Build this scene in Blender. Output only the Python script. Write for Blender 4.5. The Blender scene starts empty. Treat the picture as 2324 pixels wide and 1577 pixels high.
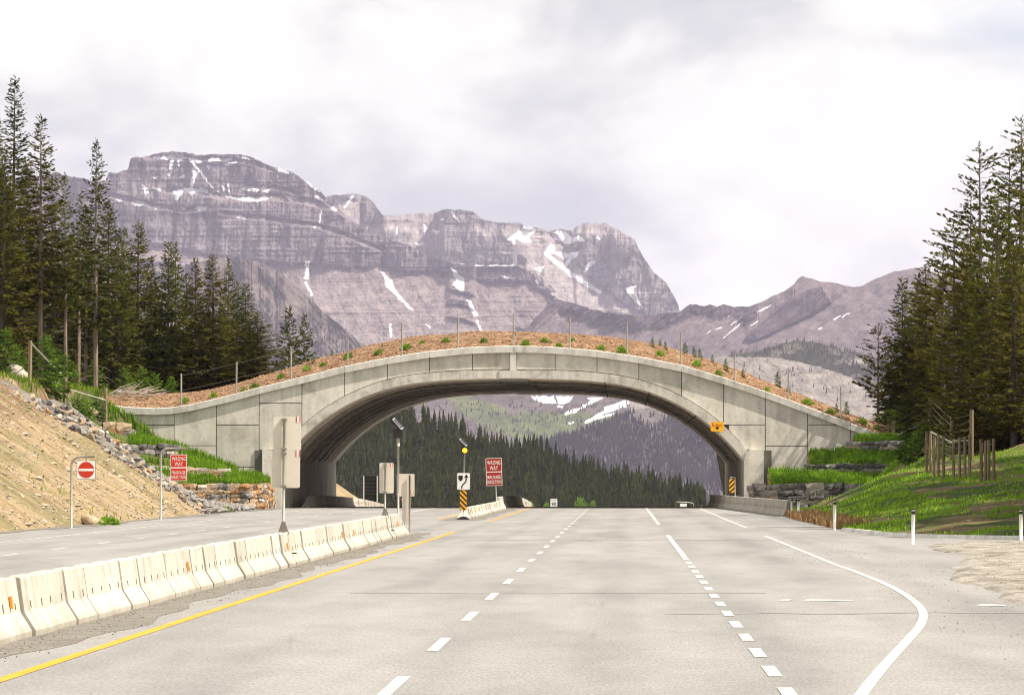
import bpy, math, random
import numpy as np
from mathutils import Vector, Matrix

random.seed(7)
RNG = np.random.default_rng(7)
S = bpy.context.scene
COL = S.collection

# ------------------------------------------------------------------ camera
CAM_H = 1.95
F, UC, VC = 11600.0, 1162.0, 788.5           # focal length and image centre, in survey units
YAW, PITCH = math.atan(252 / F), math.atan(293.5 / F)
cam_d = bpy.data.cameras.new('camera')
cam_d.sensor_width = 36.0
cam_d.lens = 36.0 * F / 2324.0
cam_d.clip_start = 1.0
cam_d.clip_end = 80000.0
cam = bpy.data.objects.new('camera', cam_d)
cam.location = (0, 0, CAM_H)
cam.rotation_euler = (math.pi / 2 + PITCH, 0, YAW)
COL.objects.link(cam)
S.camera = cam

# ------------------------------------------------------------------ light, sky, exposure
SUN_EL, SUN_AZ = math.radians(52), math.radians(-17)     # azimuth measured from +X towards +Y
SUN_DIR = Vector((math.cos(SUN_EL) * math.cos(SUN_AZ), math.cos(SUN_EL) * math.sin(SUN_AZ), math.sin(SUN_EL)))
sun_d = bpy.data.lights.new('sun', 'SUN')
sun_d.energy = 4.6
sun_d.angle = math.radians(0.6)
sun_d.color = (1.0, 0.91, 0.78)
sun = bpy.data.objects.new('sun', sun_d)
sun.rotation_euler = (-SUN_DIR).to_track_quat('-Z', 'Y').to_euler()
sun.location = (60, -20, 90)
COL.objects.link(sun)

S.view_settings.view_transform = 'Standard'
S.view_settings.look = 'None'
S.view_settings.exposure = 0.84
S.view_settings.gamma = 1.0
S.view_settings.use_curve_mapping = False
S.cycles.use_denoising = True
S.cycles.filter_width = 1.1
S.cycles.max_bounces = 8
S.cycles.diffuse_bounces = 6
S.cycles.transparent_max_bounces = 8
S.cycles.volume_bounces = 0
S.cycles.sample_clamp_indirect = 6.0


class NT:
    """small helper to write node trees"""
    def __init__(s, tree):
        s.t = tree; s.n = tree.nodes; s.l = tree.links
    def node(s, kind, **kw):
        nd = s.n.new(kind)
        for k, v in kw.items():
            if k.startswith('i_'):
                key = k[2:]
                key = int(key) if key.isdigit() else key.replace('_', ' ')
                s.put(nd.inputs[key], v)
            else:
                setattr(nd, k, v)
        return nd
    def put(s, sock, v):
        if hasattr(v, 'is_output'):
            s.l.new(v, sock)
        else:
            if isinstance(v, (tuple, list)) and len(v) == 3 and sock.type == 'RGBA':
                v = (*v, 1.0)
            sock.default_value = v
    def math(s, op, a, b=0.0, c=0.0, clamp=False):
        nd = s.n.new('ShaderNodeMath'); nd.operation = op; nd.use_clamp = clamp
        s.put(nd.inputs[0], a); s.put(nd.inputs[1], b); s.put(nd.inputs[2], c)
        return nd.outputs[0]
    def mix(s, f, a, b, mode='MIX'):
        nd = s.n.new('ShaderNodeMix'); nd.data_type = 'RGBA'; nd.blend_type = mode
        s.put(nd.inputs[0], f); s.put(nd.inputs[6], a); s.put(nd.inputs[7], b)
        return nd.outputs[2]
    def noise(s, vec, scale, detail=5, rough=0.55, dist=0.0):
        nd = s.n.new('ShaderNodeTexNoise')
        s.put(nd.inputs['Vector'], vec); nd.inputs['Scale'].default_value = scale
        nd.inputs['Detail'].default_value = detail; nd.inputs['Roughness'].default_value = rough
        nd.inputs['Distortion'].default_value = dist
        return nd.outputs['Fac']
    def ramp(s, f, stops):
        nd = s.n.new('ShaderNodeValToRGB'); s.put(nd.inputs[0], f)
        e = nd.color_ramp.elements
        while len(e) < len(stops): e.new(0.5)
        for el, (p, c) in zip(e, stops):
            el.position = p; el.color = (*c, 1) if len(c) == 3 else c
        return nd.outputs[0]
    def rng(s, f, a, b, c=0.0, d=1.0):
        nd = s.n.new('ShaderNodeMapRange'); s.put(nd.inputs[0], f)
        for i, v in enumerate((a, b, c, d)): nd.inputs[i + 1].default_value = v
        return nd.outputs[0]
    def scale(s, vec, sc, loc=(0, 0, 0)):
        nd = s.n.new('ShaderNodeMapping'); s.put(nd.inputs[0], vec)
        nd.inputs['Scale'].default_value = sc; nd.inputs['Location'].default_value = loc
        return nd.outputs[0]
    def sep(s, vec):
        nd = s.n.new('ShaderNodeSeparateXYZ'); s.put(nd.inputs[0], vec); return nd.outputs


world = bpy.data.worlds.new('World')
S.world = world
world.use_nodes = True
w = NT(world.node_tree)
w.n.clear()
sky = w.node('ShaderNodeTexSky', sky_type='NISHITA', sun_disc=False)
sky.sun_elevation = SUN_EL
sky.sun_rotation = math.pi / 2 - SUN_AZ
sky.altitude = 1600
skyc = w.mix(1.0, sky.outputs[0], (0.095, 0.095, 0.095), 'MULTIPLY')
tc = w.node('ShaderNodeTexCoord').outputs['Generated']
cv = w.scale(tc, (1.0, 1.0, 1.7), (0.0, 0.0, 0.0))
n_big = w.noise(w.scale(cv, (1, 1, 1), (5.64, 2.71, 4.57)), 13.0, 5, 0.52, 0.35)
n_mid = w.noise(w.scale(cv, (1, 1, 1), (0.3, 7.7, 2.4)), 30.0, 6, 0.55, 0.4)
shade = w.math('ADD', w.math('MULTIPLY', n_big, 0.72), w.math('MULTIPLY', n_mid, 0.28))
cloud = w.ramp(shade, [(0.30, (0.32, 0.335, 0.36)), (0.42, (0.425, 0.43, 0.437)), (0.50, (0.585, 0.575, 0.55)), (0.60, (0.695, 0.685, 0.64))])
gap = w.rng(w.noise(w.scale(cv, (1, 1, 1), (5.2, 0.6, 1.1)), 9.0, 5, 0.55, 0.3), 0.66, 0.78, 1.0, 0.45)
wcol = w.mix(gap, skyc, cloud)
bg = w.node('ShaderNodeBackground', i_Color=wcol, i_Strength=1.0)
w.l.new(bg.outputs[0], w.node('ShaderNodeOutputWorld').inputs[0])

# ------------------------------------------------------------------ survey helpers
_R = Matrix.Rotation(YAW, 3, 'Z') @ Matrix.Rotation(math.pi / 2 + PITCH, 3, 'X')
RN = np.array(_R)


def Wn(u, v, Y):
    """world points on the sight lines (u, v) at distance Y down the road (arrays)"""
    u, v, Y = np.broadcast_arrays(np.asarray(u, float), np.asarray(v, float), np.asarray(Y, float))
    d = np.stack([(u - UC) / F, -(v - VC) / F, -np.ones_like(u)], -1) @ RN.T
    p = d * (Y / d[..., 1])[..., None]
    p[..., 2] += CAM_H
    return p


def P(u, v, Y):
    return Vector(Wn(u, v, Y).tolist())


def G(u, v):
    d = np.array([(u - UC) / F, -(v - VC) / F, -1.0]) @ RN.T
    t = -CAM_H / d[2]
    return d[0] * t, d[1] * t


def sm(a, b, t):
    t = np.clip((np.asarray(t, float) - a) / (b - a), 0, 1)
    return t * t * (3 - 2 * t)


def _hash(ix, iy, seed):
    h = (ix.astype(np.int64) * 374761393 + iy.astype(np.int64) * 668265263 + seed * 974711) & 0xffffffff
    h = ((h ^ (h >> 13)) * 1274126177) & 0xffffffff
    h = h ^ (h >> 16)
    return h / 4294967295.0


def vnoise(x, y, seed=0):
    x = np.asarray(x, float); y = np.asarray(y, float)
    x, y = np.broadcast_arrays(x, y)
    ix = np.floor(x); iy = np.floor(y)
    fx = x - ix; fy = y - iy
    fx = fx * fx * fx * (fx * (fx * 6 - 15) + 10); fy = fy * fy * fy * (fy * (fy * 6 - 15) + 10)
    a = _hash(ix, iy, seed); b = _hash(ix + 1, iy, seed); c = _hash(ix, iy + 1, seed); d = _hash(ix + 1, iy + 1, seed)
    return (a + (b - a) * fx) * (1 - fy) + (c + (d - c) * fx) * fy


def fbm(x, y, octv=4, seed=0, gain=0.5):
    r = 0.0; a = 1.0; s = 0.0
    for i in range(octv):
        r = r + a * (vnoise(x * 2 ** i, y * 2 ** i, seed + i * 17) * 2 - 1); s += a; a *= gain
    return r / s


def ridged(x, y, octv=4, seed=0):
    r = 0.0; a = 1.0; s = 0.0
    for i in range(octv):
        r = r + a * (1 - np.abs(vnoise(x * 2 ** i, y * 2 ** i, seed + i * 17) * 2 - 1)); s += a; a *= 0.5
    return r / s


# ------------------------------------------------------------------ object helpers
def link(o, parent=None):
    COL.objects.link(o)
    if parent is not None: o.parent = parent
    return o


def tag(o, label=None, cat=None, group=None, kind=None):
    if label: o['label'] = label
    if cat: o['category'] = cat
    if group: o['group'] = group
    if kind: o['kind'] = kind
    return o


def empty(name, loc, label=None, cat=None, group=None, rz=0.0):
    o = bpy.data.objects.new(name, None)
    o.location = loc; o.rotation_euler = (0, 0, rz); o.empty_display_size = 0.3
    link(o)
    return tag(o, label, cat, group)


def np_mesh(name, V, Fc, mat=None, smooth=False, col=None, colname='mask'):
    """mesh from a vertex array and an (n, 3) or (n, 4) face array"""
    V = np.ascontiguousarray(V, np.float32); Fc = np.ascontiguousarray(Fc, np.int32)
    me = bpy.data.meshes.new(name)
    me.vertices.add(len(V)); me.vertices.foreach_set('co', V.ravel())
    n, k = Fc.shape
    me.loops.add(n * k); me.loops.foreach_set('vertex_index', Fc.ravel())
    me.polygons.add(n)
    me.polygons.foreach_set('loop_start', np.arange(0, n * k, k, dtype=np.int32))
    me.polygons.foreach_set('loop_total', np.full(n, k, np.int32))
    me.polygons.foreach_set('use_smooth', np.full(n, bool(smooth)))
    if col is not None:
        at = me.attributes.new(colname, 'FLOAT_COLOR', 'POINT')
        c = np.ones((len(V), 4), np.float32); c[:, :col.shape[1]] = col
        at.data.foreach_set('color', c.ravel())
    me.update(calc_edges=True)
    if mat: me.materials.append(mat)
    return me


def add(name, me, parent=None, loc=None, rot=None, scale=None):
    o = bpy.data.objects.new(name, me)
    if loc is not None: o.location = loc
    if rot is not None: o.rotation_euler = rot
    if scale is not None: o.scale = scale
    return link(o, parent)


def grid_faces(nr, nc):
    i = np.arange(nr - 1)[:, None] * nc + np.arange(nc - 1)[None, :]
    return np.stack([i, i + 1, i + nc + 1, i + nc], -1).reshape(-1, 4)


class MB:
    """collects shapes into one mesh"""
    def __init__(s): s.v = []; s.f = []
    def poly(s, pts, faces):
        o = len(s.v); s.v += [tuple(p) for p in pts]; s.f += [tuple(o + i for i in f) for f in faces]; return s
    def box(s, c, d, rot=None):
        pts = []
        for z in (-1, 1):
            for x, y in ((-1, -1), (1, -1), (1, 1), (-1, 1)):
                p = Vector((x * d[0] / 2, y * d[1] / 2, z * d[2] / 2))
                if rot is not None: p = rot @ p
                pts.append(p + Vector(c))
        return s.poly(pts, [(3, 2, 1, 0), (4, 5, 6, 7), (0, 1, 5, 4), (1, 2, 6, 5), (2, 3, 7, 6), (3, 0, 4, 7)])
    def slab(s, pts2, y0, y1, bevel=0.0):
        """outline in x, z extruded along y"""
        n = len(pts2)
        return s.poly([(x, y0, z) for x, z in pts2] + [(x, y1, z) for x, z in pts2],
                      [tuple(range(n)), tuple(range(2 * n - 1, n - 1, -1))] + [(i, i + n, (i + 1) % n + n, (i + 1) % n) for i in range(n)])
    def tube(s, pts, r, n=8, cap=True):
        pts = [Vector(p) for p in pts]
        if not isinstance(r, (list, tuple)): r = [r] * len(pts)
        o = len(s.v); up = Vector((0, 0, 1))
        for i, p in enumerate(pts):
            d = (pts[min(i + 1, len(pts) - 1)] - pts[max(i - 1, 0)]).normalized()
            a = d.cross(up if abs(d.z) < 0.95 else Vector((0, 1, 0))).normalized(); b = d.cross(a)
            for k in range(n):
                t = 2 * math.pi * k / n
                s.v.append(tuple(p + (a * math.cos(t) + b * math.sin(t)) * r[i]))
        for i in range(len(pts) - 1):
            for k in range(n):
                k2 = (k + 1) % n
                s.f.append((o + i * n + k, o + i * n + k2, o + (i + 1) * n + k2, o + (i + 1) * n + k))
        if cap:
            s.f.append(tuple(o + k for k in range(n))); e = o + (len(pts) - 1) * n
            s.f.append(tuple(e + k for k in reversed(range(n))))
        return s
    def mesh(s, name, mat, smooth=False):
        me = bpy.data.meshes.new(name); me.from_pydata(s.v, [], s.f); me.materials.append(mat)
        me.polygons.foreach_set('use_smooth', np.full(len(me.polygons), bool(smooth)))
        me.update(); return me
    def build(s, name, mat, parent=None, smooth=False, **kw):
        return add(name, s.mesh(name, mat, smooth), parent, **kw)


def rrect(w_, h, r, cx=0.0, cz=0.0, n=4):
    out = []
    for sx, sz, a0 in ((1, 1, 0), (-1, 1, 90), (-1, -1, 180), (1, -1, 270)):
        for k in range(n + 1):
            a = math.radians(a0 + 90 * k / n)
            out.append((cx + sx * (w_ / 2 - r) + r * math.cos(a), cz + sz * (h / 2 - r) + r * math.sin(a)))
    return out


# ------------------------------------------------------------------ materials
def new_mat(name):
    m = bpy.data.materials.new(name); m.use_nodes = True
    n = NT(m.node_tree); n.n.clear()
    out = n.node('ShaderNodeOutputMaterial')
    return m, n, out


def finish(n, out, color, rough=0.85, height=None, bump=0.3, dist=0.02, metal=0.0, spec=0.3):
    b = n.node('ShaderNodeBsdfPrincipled', i_Base_Color=color, i_Roughness=rough, i_Metallic=metal)
    b.inputs['Specular IOR Level'].default_value = spec
    if height is not None:
        bp = n.node('ShaderNodeBump', i_Strength=bump, i_Distance=dist, i_Height=height)
        n.l.new(bp.outputs[0], b.inputs['Normal'])
    n.l.new(b.outputs[0], out.inputs[0])
    return b


def noisy(name, stops, scale=1.0, stretch=(1, 1, 1), rough=0.85, bump=0.0, bscale=None, dist=0.02, rnd=0.0, metal=0.0, detail=6, coord='Object', spec=0.3, fine=0.0):
    m, n, out = new_mat(name)
    tc = n.node('ShaderNodeTexCoord').outputs['Object'] if coord == 'Object' else n.node('ShaderNodeNewGeometry').outputs['Position']
    v = n.scale(tc, stretch)
    f = n.noise(v, scale, detail, 0.6)
    c = n.ramp(f, stops)
    if fine:
        g = n.noise(tc, scale * 9, 3, 0.7)
        c = n.mix(1.0, c, n.ramp(g, [(0.3, (1 - fine,) * 3), (0.7, (1 + fine,) * 3)]), 'MULTIPLY')
    if rnd:
        r = n.node('ShaderNodeObjectInfo').outputs['Random']
        k = n.rng(r, 0, 1, 1 - rnd, 1 + rnd)
        kc = n.node('ShaderNodeCombineXYZ', i_0=k, i_1=k, i_2=k).outputs[0]
        c = n.mix(1.0, c, kc, 'MULTIPLY')
    h = n.noise(v, bscale or scale * 4, 5, 0.65) if bump else None
    finish(n, out, c, rough, h, bump, dist, metal, spec)
    return m


def flat(name, c, rough=0.6, metal=0.0, var=0.06, scale=6.0):
    lo = tuple(x * (1 - var) for x in c); hi = tuple(min(1, x * (1 + var)) for x in c)
    return noisy(name, [(0.35, lo), (0.65, hi)], scale, rough=rough, metal=metal)


def leafy(name, c_lo, c_hi, scale=0.8, trans=0.35, rnd=0.25, coord='pos'):
    m, n, out = new_mat(name)
    pos = n.node('ShaderNodeNewGeometry').outputs['Position']
    f = n.noise(pos, scale, 4, 0.65)
    c = n.ramp(f, [(0.32, c_lo), (0.68, c_hi)])
    r = n.node('ShaderNodeObjectInfo').outputs['Random']
    k = n.rng(r, 0, 1, 1 - rnd, 1 + rnd)
    c = n.mix(1.0, c, n.node('ShaderNodeCombineXYZ', i_0=k, i_1=k, i_2=k).outputs[0], 'MULTIPLY')
    d = n.node('ShaderNodeBsdfDiffuse', i_Color=c)
    t = n.node('ShaderNodeBsdfTranslucent', i_Color=c)
    mx = n.node('ShaderNodeMixShader', i_0=trans, i_1=d.outputs[0], i_2=t.outputs[0])
    n.l.new(mx.outputs[0], out.inputs[0])
    return m


def asphalt():
    m, n, out = new_mat('asphalt')
    pos = n.node('ShaderNodeNewGeometry').outputs['Position']
    big = n.noise(n.scale(pos, (0.45, 0.05, 1)), 1.0, 5, 0.6)
    med = n.noise(n.scale(pos, (1.0, 0.25, 1)), 1.3, 5, 0.65, 0.4)
    grain = n.noise(n.scale(pos, (30, 3.2, 1)), 1.0, 4, 0.8)
    c = n.ramp(big, [(0.3, (0.20, 0.193, 0.186)), (0.52, (0.258, 0.25, 0.241)), (0.75, (0.305, 0.296, 0.285))])
    c = n.mix(1.0, c, n.ramp(med, [(0.3, (0.92, 0.92, 0.92)), (0.7, (1.05, 1.05, 1.05))]), 'MULTIPLY')
    c = n.mix(1.0, c, n.ramp(grain, [(0.28, (0.66, 0.655, 0.65)), (0.5, (1.0, 1.0, 1.0)), (0.72, (1.28, 1.27, 1.25))]), 'MULTIPLY')
    # worn wheel tracks and thin dark cracks
    x = n.sep(pos)
    trk = n.math('SINE', n.math('MULTIPLY', n.math('ADD', x[0], 0.6), 2 * math.pi / 1.85))
    c = n.mix(n.math('MULTIPLY', n.rng(trk, 0.0, 1.0), n.rng(n.noise(n.scale(pos, (0.3, 0.02, 1)), 1.0, 3), 0.3, 0.65, 0.15, 0.9)), c, n.mix(1.0, c, (0.86, 0.86, 0.87), 'MULTIPLY'))
    vor = n.node('ShaderNodeTexVoronoi', feature='DISTANCE_TO_EDGE', i_Vector=n.scale(pos, (0.16, 0.035, 1)), i_Scale=1.0)
    wob = n.math('ADD', vor.outputs['Distance'], n.math('MULTIPLY', n.math('SUBTRACT', n.noise(pos, 1.5, 4), 0.5), 0.03))
    crk = n.math('MULTIPLY', n.rng(wob, 0.0, 0.006, 1.0, 0.0), n.rng(n.noise(pos, 0.06, 2), 0.52, 0.62))
    c = n.mix(n.math('MULTIPLY', crk, 0.22), c, (0.07, 0.068, 0.066))
    finish(n, out, c, 0.9, grain, 0.25, 0.01, spec=0.2)
    return m


def concrete(name, base, dark, streak=0.5, scale=0.7, bump=0.15, grime=None, rnd=0.05):
    m, n, out = new_mat(name)
    pos = n.node('ShaderNodeNewGeometry').outputs['Position']
    a = n.noise(pos, scale, 7, 0.62, 0.3)
    s = n.noise(n.scale(pos, (1.0, 1.0, 0.12)), scale * 3.2, 5, 0.6)
    g = n.noise(pos, scale * 14, 4, 0.7)
    c = n.ramp(a, [(0.33, dark), (0.5, base), (0.72, tuple(min(1, x * 1.12) for x in base))])
    c = n.mix(streak, c, n.mix(1.0, c, n.ramp(s, [(0.3, (0.72, 0.71, 0.69)), (0.52, (1.0, 1.0, 1.0)), (0.7, (1.08, 1.07, 1.05))]), 'MULTIPLY'))
    c = n.mix(1.0, c, n.ramp(g, [(0.3, (0.88, 0.88, 0.88)), (0.7, (1.1, 1.1, 1.1))]), 'MULTIPLY')
    ru = n.noise(n.scale(pos, (1, 1, 0.35), (4, 2, 9)), scale * 0.9, 5, 0.6)
    c = n.mix(n.math('MULTIPLY', n.rng(ru, 0.56, 0.75), 0.35), c, (0.36, 0.29, 0.19))
    if grime:
        z = n.sep(pos)[2]
        gz = n.math('ADD', z, n.math('MULTIPLY', n.math('SUBTRACT', n.noise(pos, 3.0, 4), 0.5), grime * 1.6))
        c = n.mix(n.rng(gz, 0.0, grime, 0.65, 0.0), c, (0.27, 0.235, 0.185))
    if rnd:
        k = n.rng(n.node('ShaderNodeObjectInfo').outputs['Random'], 0, 1, 1 - rnd, 1 + rnd)
        c = n.mix(1.0, c, n.node('ShaderNodeCombineXYZ', i_0=k, i_1=k, i_2=k).outputs[0], 'MULTIPLY')
    finish(n, out, c, 0.88, g, bump, 0.01, spec=0.25)
    return m


def ground_mat():
    """tint attribute: R soil brown, G grass green, B grey rock"""
    m, n, out = new_mat('ground')
    pos = n.node('ShaderNodeNewGeometry').outputs['Position']
    at = n.node('ShaderNodeAttribute', attribute_name='mask')
    sx = n.node('ShaderNodeSeparateColor'); n.l.new(at.outputs['Color'], sx.inputs[0])
    rill = n.noise(n.scale(pos, (0.25, 1.5, 0.25)), 1.0, 6, 0.65, 0.5)
    fine = n.noise(pos, 4.2, 5, 0.75)
    c = n.ramp(rill, [(0.3, (0.175, 0.118, 0.062)), (0.5, (0.30, 0.222, 0.13)), (0.7, (0.40, 0.32, 0.21))])
    soil = n.ramp(n.noise(pos, 1.2, 5, 0.65), [(0.3, (0.085, 0.052, 0.03)), (0.7, (0.19, 0.118, 0.068))])
    c = n.mix(n.math('MULTIPLY', sx.outputs[0], n.rng(n.noise(pos, 0.6, 5), 0.3, 0.62)), c, soil)
    gr = n.ramp(n.noise(pos, 1.4, 5, 0.7), [(0.3, (0.065, 0.055, 0.02)), (0.5, (0.055, 0.085, 0.018)), (0.72, (0.075, 0.13, 0.022))])
    c = n.mix(sx.outputs[1], c, gr)
    c = n.mix(sx.outputs[2], c, (0.17, 0.16, 0.15))
    c = n.mix(1.0, c, n.ramp(fine, [(0.25, (0.5, 0.49, 0.48)), (0.5, (1, 1, 1)), (0.75, (1.45, 1.43, 1.4))]), 'MULTIPLY')
    h = n.math('ADD', fine, n.math('MULTIPLY', rill, 1.5))
    finish(n, out, c, 0.95, h, 0.9, 0.12, spec=0.1)
    return m


def mountain_mat(name, cliff_a, cliff_b, talus_a, talus_b, veg=(0.05, 0.075, 0.025), strata=0.02, k=0.57):
    """mask attribute: R cliff, G snow, B vegetation"""
    m, n, out = new_mat(name)
    pos = n.node('ShaderNodeNewGeometry').outputs['Position']
    at = n.node('ShaderNodeAttribute', attribute_name='mask')
    sx = n.node('ShaderNodeSeparateColor'); n.l.new(at.outputs['Color'], sx.inputs[0])
    wz = n.scale(pos, (0.0007, 0.0007, strata))
    band = n.noise(wz, 1.0, 7, 0.7, 0.6)
    fine = n.noise(pos, 0.05 * k, 8, 0.78)
    vert = n.noise(n.scale(pos, (0.045 * k, 0.02 * k, 0.006 * k)), 1.0, 7, 0.68, 0.3)
    cl = n.ramp(band, [(0.3, cliff_a), (0.62, cliff_b)])
    cl = n.mix(1.0, cl, n.ramp(vert, [(0.33, (0.42, 0.41, 0.43)), (0.46, (0.95, 0.95, 0.95)), (0.68, (1.4, 1.37, 1.33))]), 'MULTIPLY')
    ta = n.ramp(n.math('ADD', n.math('MULTIPLY', band, 0.55), n.math('MULTIPLY', fine, 0.45)), [(0.36, talus_a), (0.6, talus_b)])
    c = n.mix(sx.outputs[0], ta, cl)
    c = n.mix(1.0, c, n.ramp(fine, [(0.32, (0.55, 0.54, 0.56)), (0.5, (1, 1, 1)), (0.68, (1.45, 1.44, 1.42))]), 'MULTIPLY')
    vg = n.mix(1.0, (*veg, 1), n.ramp(n.noise(pos, 0.05 * k, 5, 0.7), [(0.35, (0.6, 0.65, 0.6)), (0.65, (1.5, 1.45, 1.3))]), 'MULTIPLY')
    vm = n.math('ADD', sx.outputs[2], n.math('MULTIPLY', n.math('SUBTRACT', n.noise(pos, 0.02 * k, 6, 0.7), 0.5), 0.9))
    c = n.mix(n.math('MULTIPLY', n.rng(vm, 0.4, 0.62), n.math('GREATER_THAN', sx.outputs[2], 0.01)), c, vg)
    sn = n.math('ADD', sx.outputs[1], n.math('MULTIPLY', n.math('SUBTRACT', n.noise(pos, 0.07 * k, 5, 0.7), 0.5), 0.75))
    c = n.mix(n.math('MULTIPLY', n.rng(sn, 0.33, 0.42), n.math('GREATER_THAN', sx.outputs[1], 0.02)), c, (0.86, 0.87, 0.9))
    h = n.math('ADD', fine, n.math('MULTIPLY', vert, 0.6))
    finish(n, out, c, 0.95, h, 0.8, 12.0 / k, spec=0.05)
    return m


M = {}
M['asphalt'] = asphalt()
M['panel'] = concrete('panel_concrete', (0.575, 0.545, 0.485), (0.43, 0.40, 0.34), 0.8, 0.55, rnd=0.09)
M['coping'] = concrete('coping_concrete', (0.62, 0.60, 0.555), (0.46, 0.44, 0.395), 0.8, 0.9, rnd=0.04)
M['rib'] = concrete('rib_concrete', (0.52, 0.495, 0.44), (0.33, 0.315, 0.28), 0.9, 1.0)
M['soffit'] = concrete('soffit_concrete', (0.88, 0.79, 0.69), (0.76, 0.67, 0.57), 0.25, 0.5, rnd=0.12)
M['groove_shade'] = noisy('soffit_groove_shade', [(0.35, (0.10, 0.085, 0.07)), (0.62, (0.36, 0.31, 0.26))], 0.9, rough=0.9, coord='pos')  # dark brown colour standing in for shaded grooves between soffit rings
M['core'] = flat('joint_dark', (0.05, 0.047, 0.042), 0.9)
M['abut'] = concrete('abutment_concrete', (0.60, 0.56, 0.50), (0.42, 0.39, 0.34), 0.8, 0.6)
M['stain'] = concrete('stained_concrete', (0.13, 0.125, 0.11), (0.09, 0.085, 0.075), 0.8, 0.8)
M['barrier'] = concrete('barrier_concrete', (0.455, 0.435, 0.38), (0.36, 0.335, 0.28), 0.85, 1.6, grime=0.17, rnd=0.1)
M['barrier_grey'] = concrete('barrier_shade_grey', (0.37, 0.34, 0.29), (0.24, 0.22, 0.18), 0.9, 1.1, grime=0.12, rnd=0.05)  # greyer barrier concrete, with the trees' shade put into its colour
M['slot'] = flat('slot_dark', (0.12, 0.105, 0.08), 0.9)
M['orange'] = flat('orange_reflector', (0.75, 0.27, 0.02), 0.4)


def paint(name, lo, hi):
    """worn road paint: thin patches let the asphalt through"""
    m, n, out = new_mat(name)
    pos = n.node('ShaderNodeNewGeometry').outputs['Position']
    c = n.ramp(n.noise(n.scale(pos, (3, 0.4, 1)), 1.0, 4, 0.6), [(0.3, lo), (0.65, hi)])
    wear = n.noise(n.scale(pos, (22, 2.5, 1)), 1.0, 5, 0.75)
    big = n.noise(n.scale(pos, (1.2, 0.12, 1)), 1.0, 3, 0.5)
    k = n.rng(n.math('ADD', n.math('MULTIPLY', wear, 0.75), n.math('MULTIPLY', big, 0.25)), 0.34, 0.47, 0.85, 0.0)
    c = n.mix(k, c, (0.27, 0.26, 0.245))
    finish(n, out, c, 0.8, None, spec=0.2)
    return m


M['paint_w'] = paint('road_paint_white', (0.42, 0.40, 0.36), (0.55, 0.53, 0.48))
M['paint_y'] = paint('road_paint_yellow', (0.55, 0.235, 0.016), (0.74, 0.33, 0.024))
M['tar'] = noisy('tar_seam', [(0.3, (0.185, 0.178, 0.168)), (0.7, (0.25, 0.24, 0.228))], 4.0, rough=0.7, coord='pos')
M['dirt'] = noisy('shoulder_dirt', [(0.3, (0.135, 0.12, 0.10)), (0.55, (0.175, 0.16, 0.14)), (0.75, (0.22, 0.20, 0.175))], 1.6, rough=0.95, bump=0.6, bscale=14, coord='pos', fine=0.3)
M['broken'] = noisy('broken_pavement', [(0.32, (0.12, 0.105, 0.085)), (0.5, (0.26, 0.235, 0.20)), (0.7, (0.37, 0.34, 0.295))], 1.5, (1, 0.3, 1), rough=0.95, bump=1.0, bscale=6, dist=0.08, coord='pos', fine=0.3)
M['ground'] = ground_mat()
M['mulch'] = noisy('mulch_soil', [(0.28, (0.085, 0.046, 0.026)), (0.5, (0.215, 0.128, 0.07)), (0.72, (0.37, 0.245, 0.14))], 1.6, rough=0.95, bump=1.0, bscale=7, dist=0.1, coord='pos', fine=0.35)
M['chip'] = noisy('wood_chip', [(0.25, (0.13, 0.065, 0.033)), (0.5, (0.30, 0.17, 0.095)), (0.75, (0.47, 0.32, 0.2))], 5.0, rough=0.9, coord='pos')
M['pebble'] = noisy('pebble', [(0.25, (0.16, 0.12, 0.08)), (0.5, (0.33, 0.275, 0.2)), (0.75, (0.5, 0.45, 0.38))], 3.0, rough=0.9, coord='pos')
M['pebble_dark'] = noisy('roadside_grit', [(0.25, (0.08, 0.07, 0.06)), (0.75, (0.24, 0.215, 0.18))], 3.0, rough=0.9, coord='pos')
M['bark'] = noisy('bark', [(0.3, (0.05, 0.038, 0.03)), (0.7, (0.14, 0.11, 0.09))], 2.5, (1, 1, 0.3), bump=0.6, bscale=10, dist=0.03)
M['bark_pale'] = noisy('bark_pale', [(0.3, (0.13, 0.10, 0.075)), (0.7, (0.29, 0.235, 0.185))], 2.5, (1, 1, 0.3), bump=0.6, bscale=10, dist=0.03)
M['needle'] = leafy('needles', (0.014, 0.020, 0.005), (0.135, 0.150, 0.026), 1.1, 0.42)
M['needle_warm'] = leafy('needles_warm', (0.018, 0.020, 0.005), (0.175, 0.155, 0.026), 1.1, 0.42)
M['needle_far'] = leafy('needles_far', (0.012, 0.017, 0.004), (0.072, 0.083, 0.019), 0.13, 0.15, 0.3)
M['needle_hill'] = leafy('needles_hill', (0.026, 0.023, 0.028), (0.056, 0.05, 0.052), 0.02, 0.1, 0.3)
M['sapling'] = leafy('sapling_needles', (0.04, 0.085, 0.012), (0.16, 0.26, 0.03), 1.5, 0.4)
M['leaf'] = leafy('bush_leaves', (0.10, 0.19, 0.018), (0.27, 0.42, 0.045), 2.0, 0.4)
M['grass'] = leafy('grass_blades', (0.09, 0.15, 0.018), (0.26, 0.36, 0.04), 0.8, 0.4)
M['lush'] = leafy('lush_grass', (0.11, 0.22, 0.018), (0.29, 0.47, 0.04), 0.9, 0.45)
M['grass_dry'] = leafy('dry_seed_grass', (0.2, 0.13, 0.05), (0.45, 0.28, 0.15), 1.2, 0.35)
M['post'] = noisy('weathered_post', [(0.3, (0.15, 0.11, 0.065)), (0.7, (0.30, 0.235, 0.15))], 3.0, (1, 1, 0.2), rough=0.9, rnd=0.15)
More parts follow.
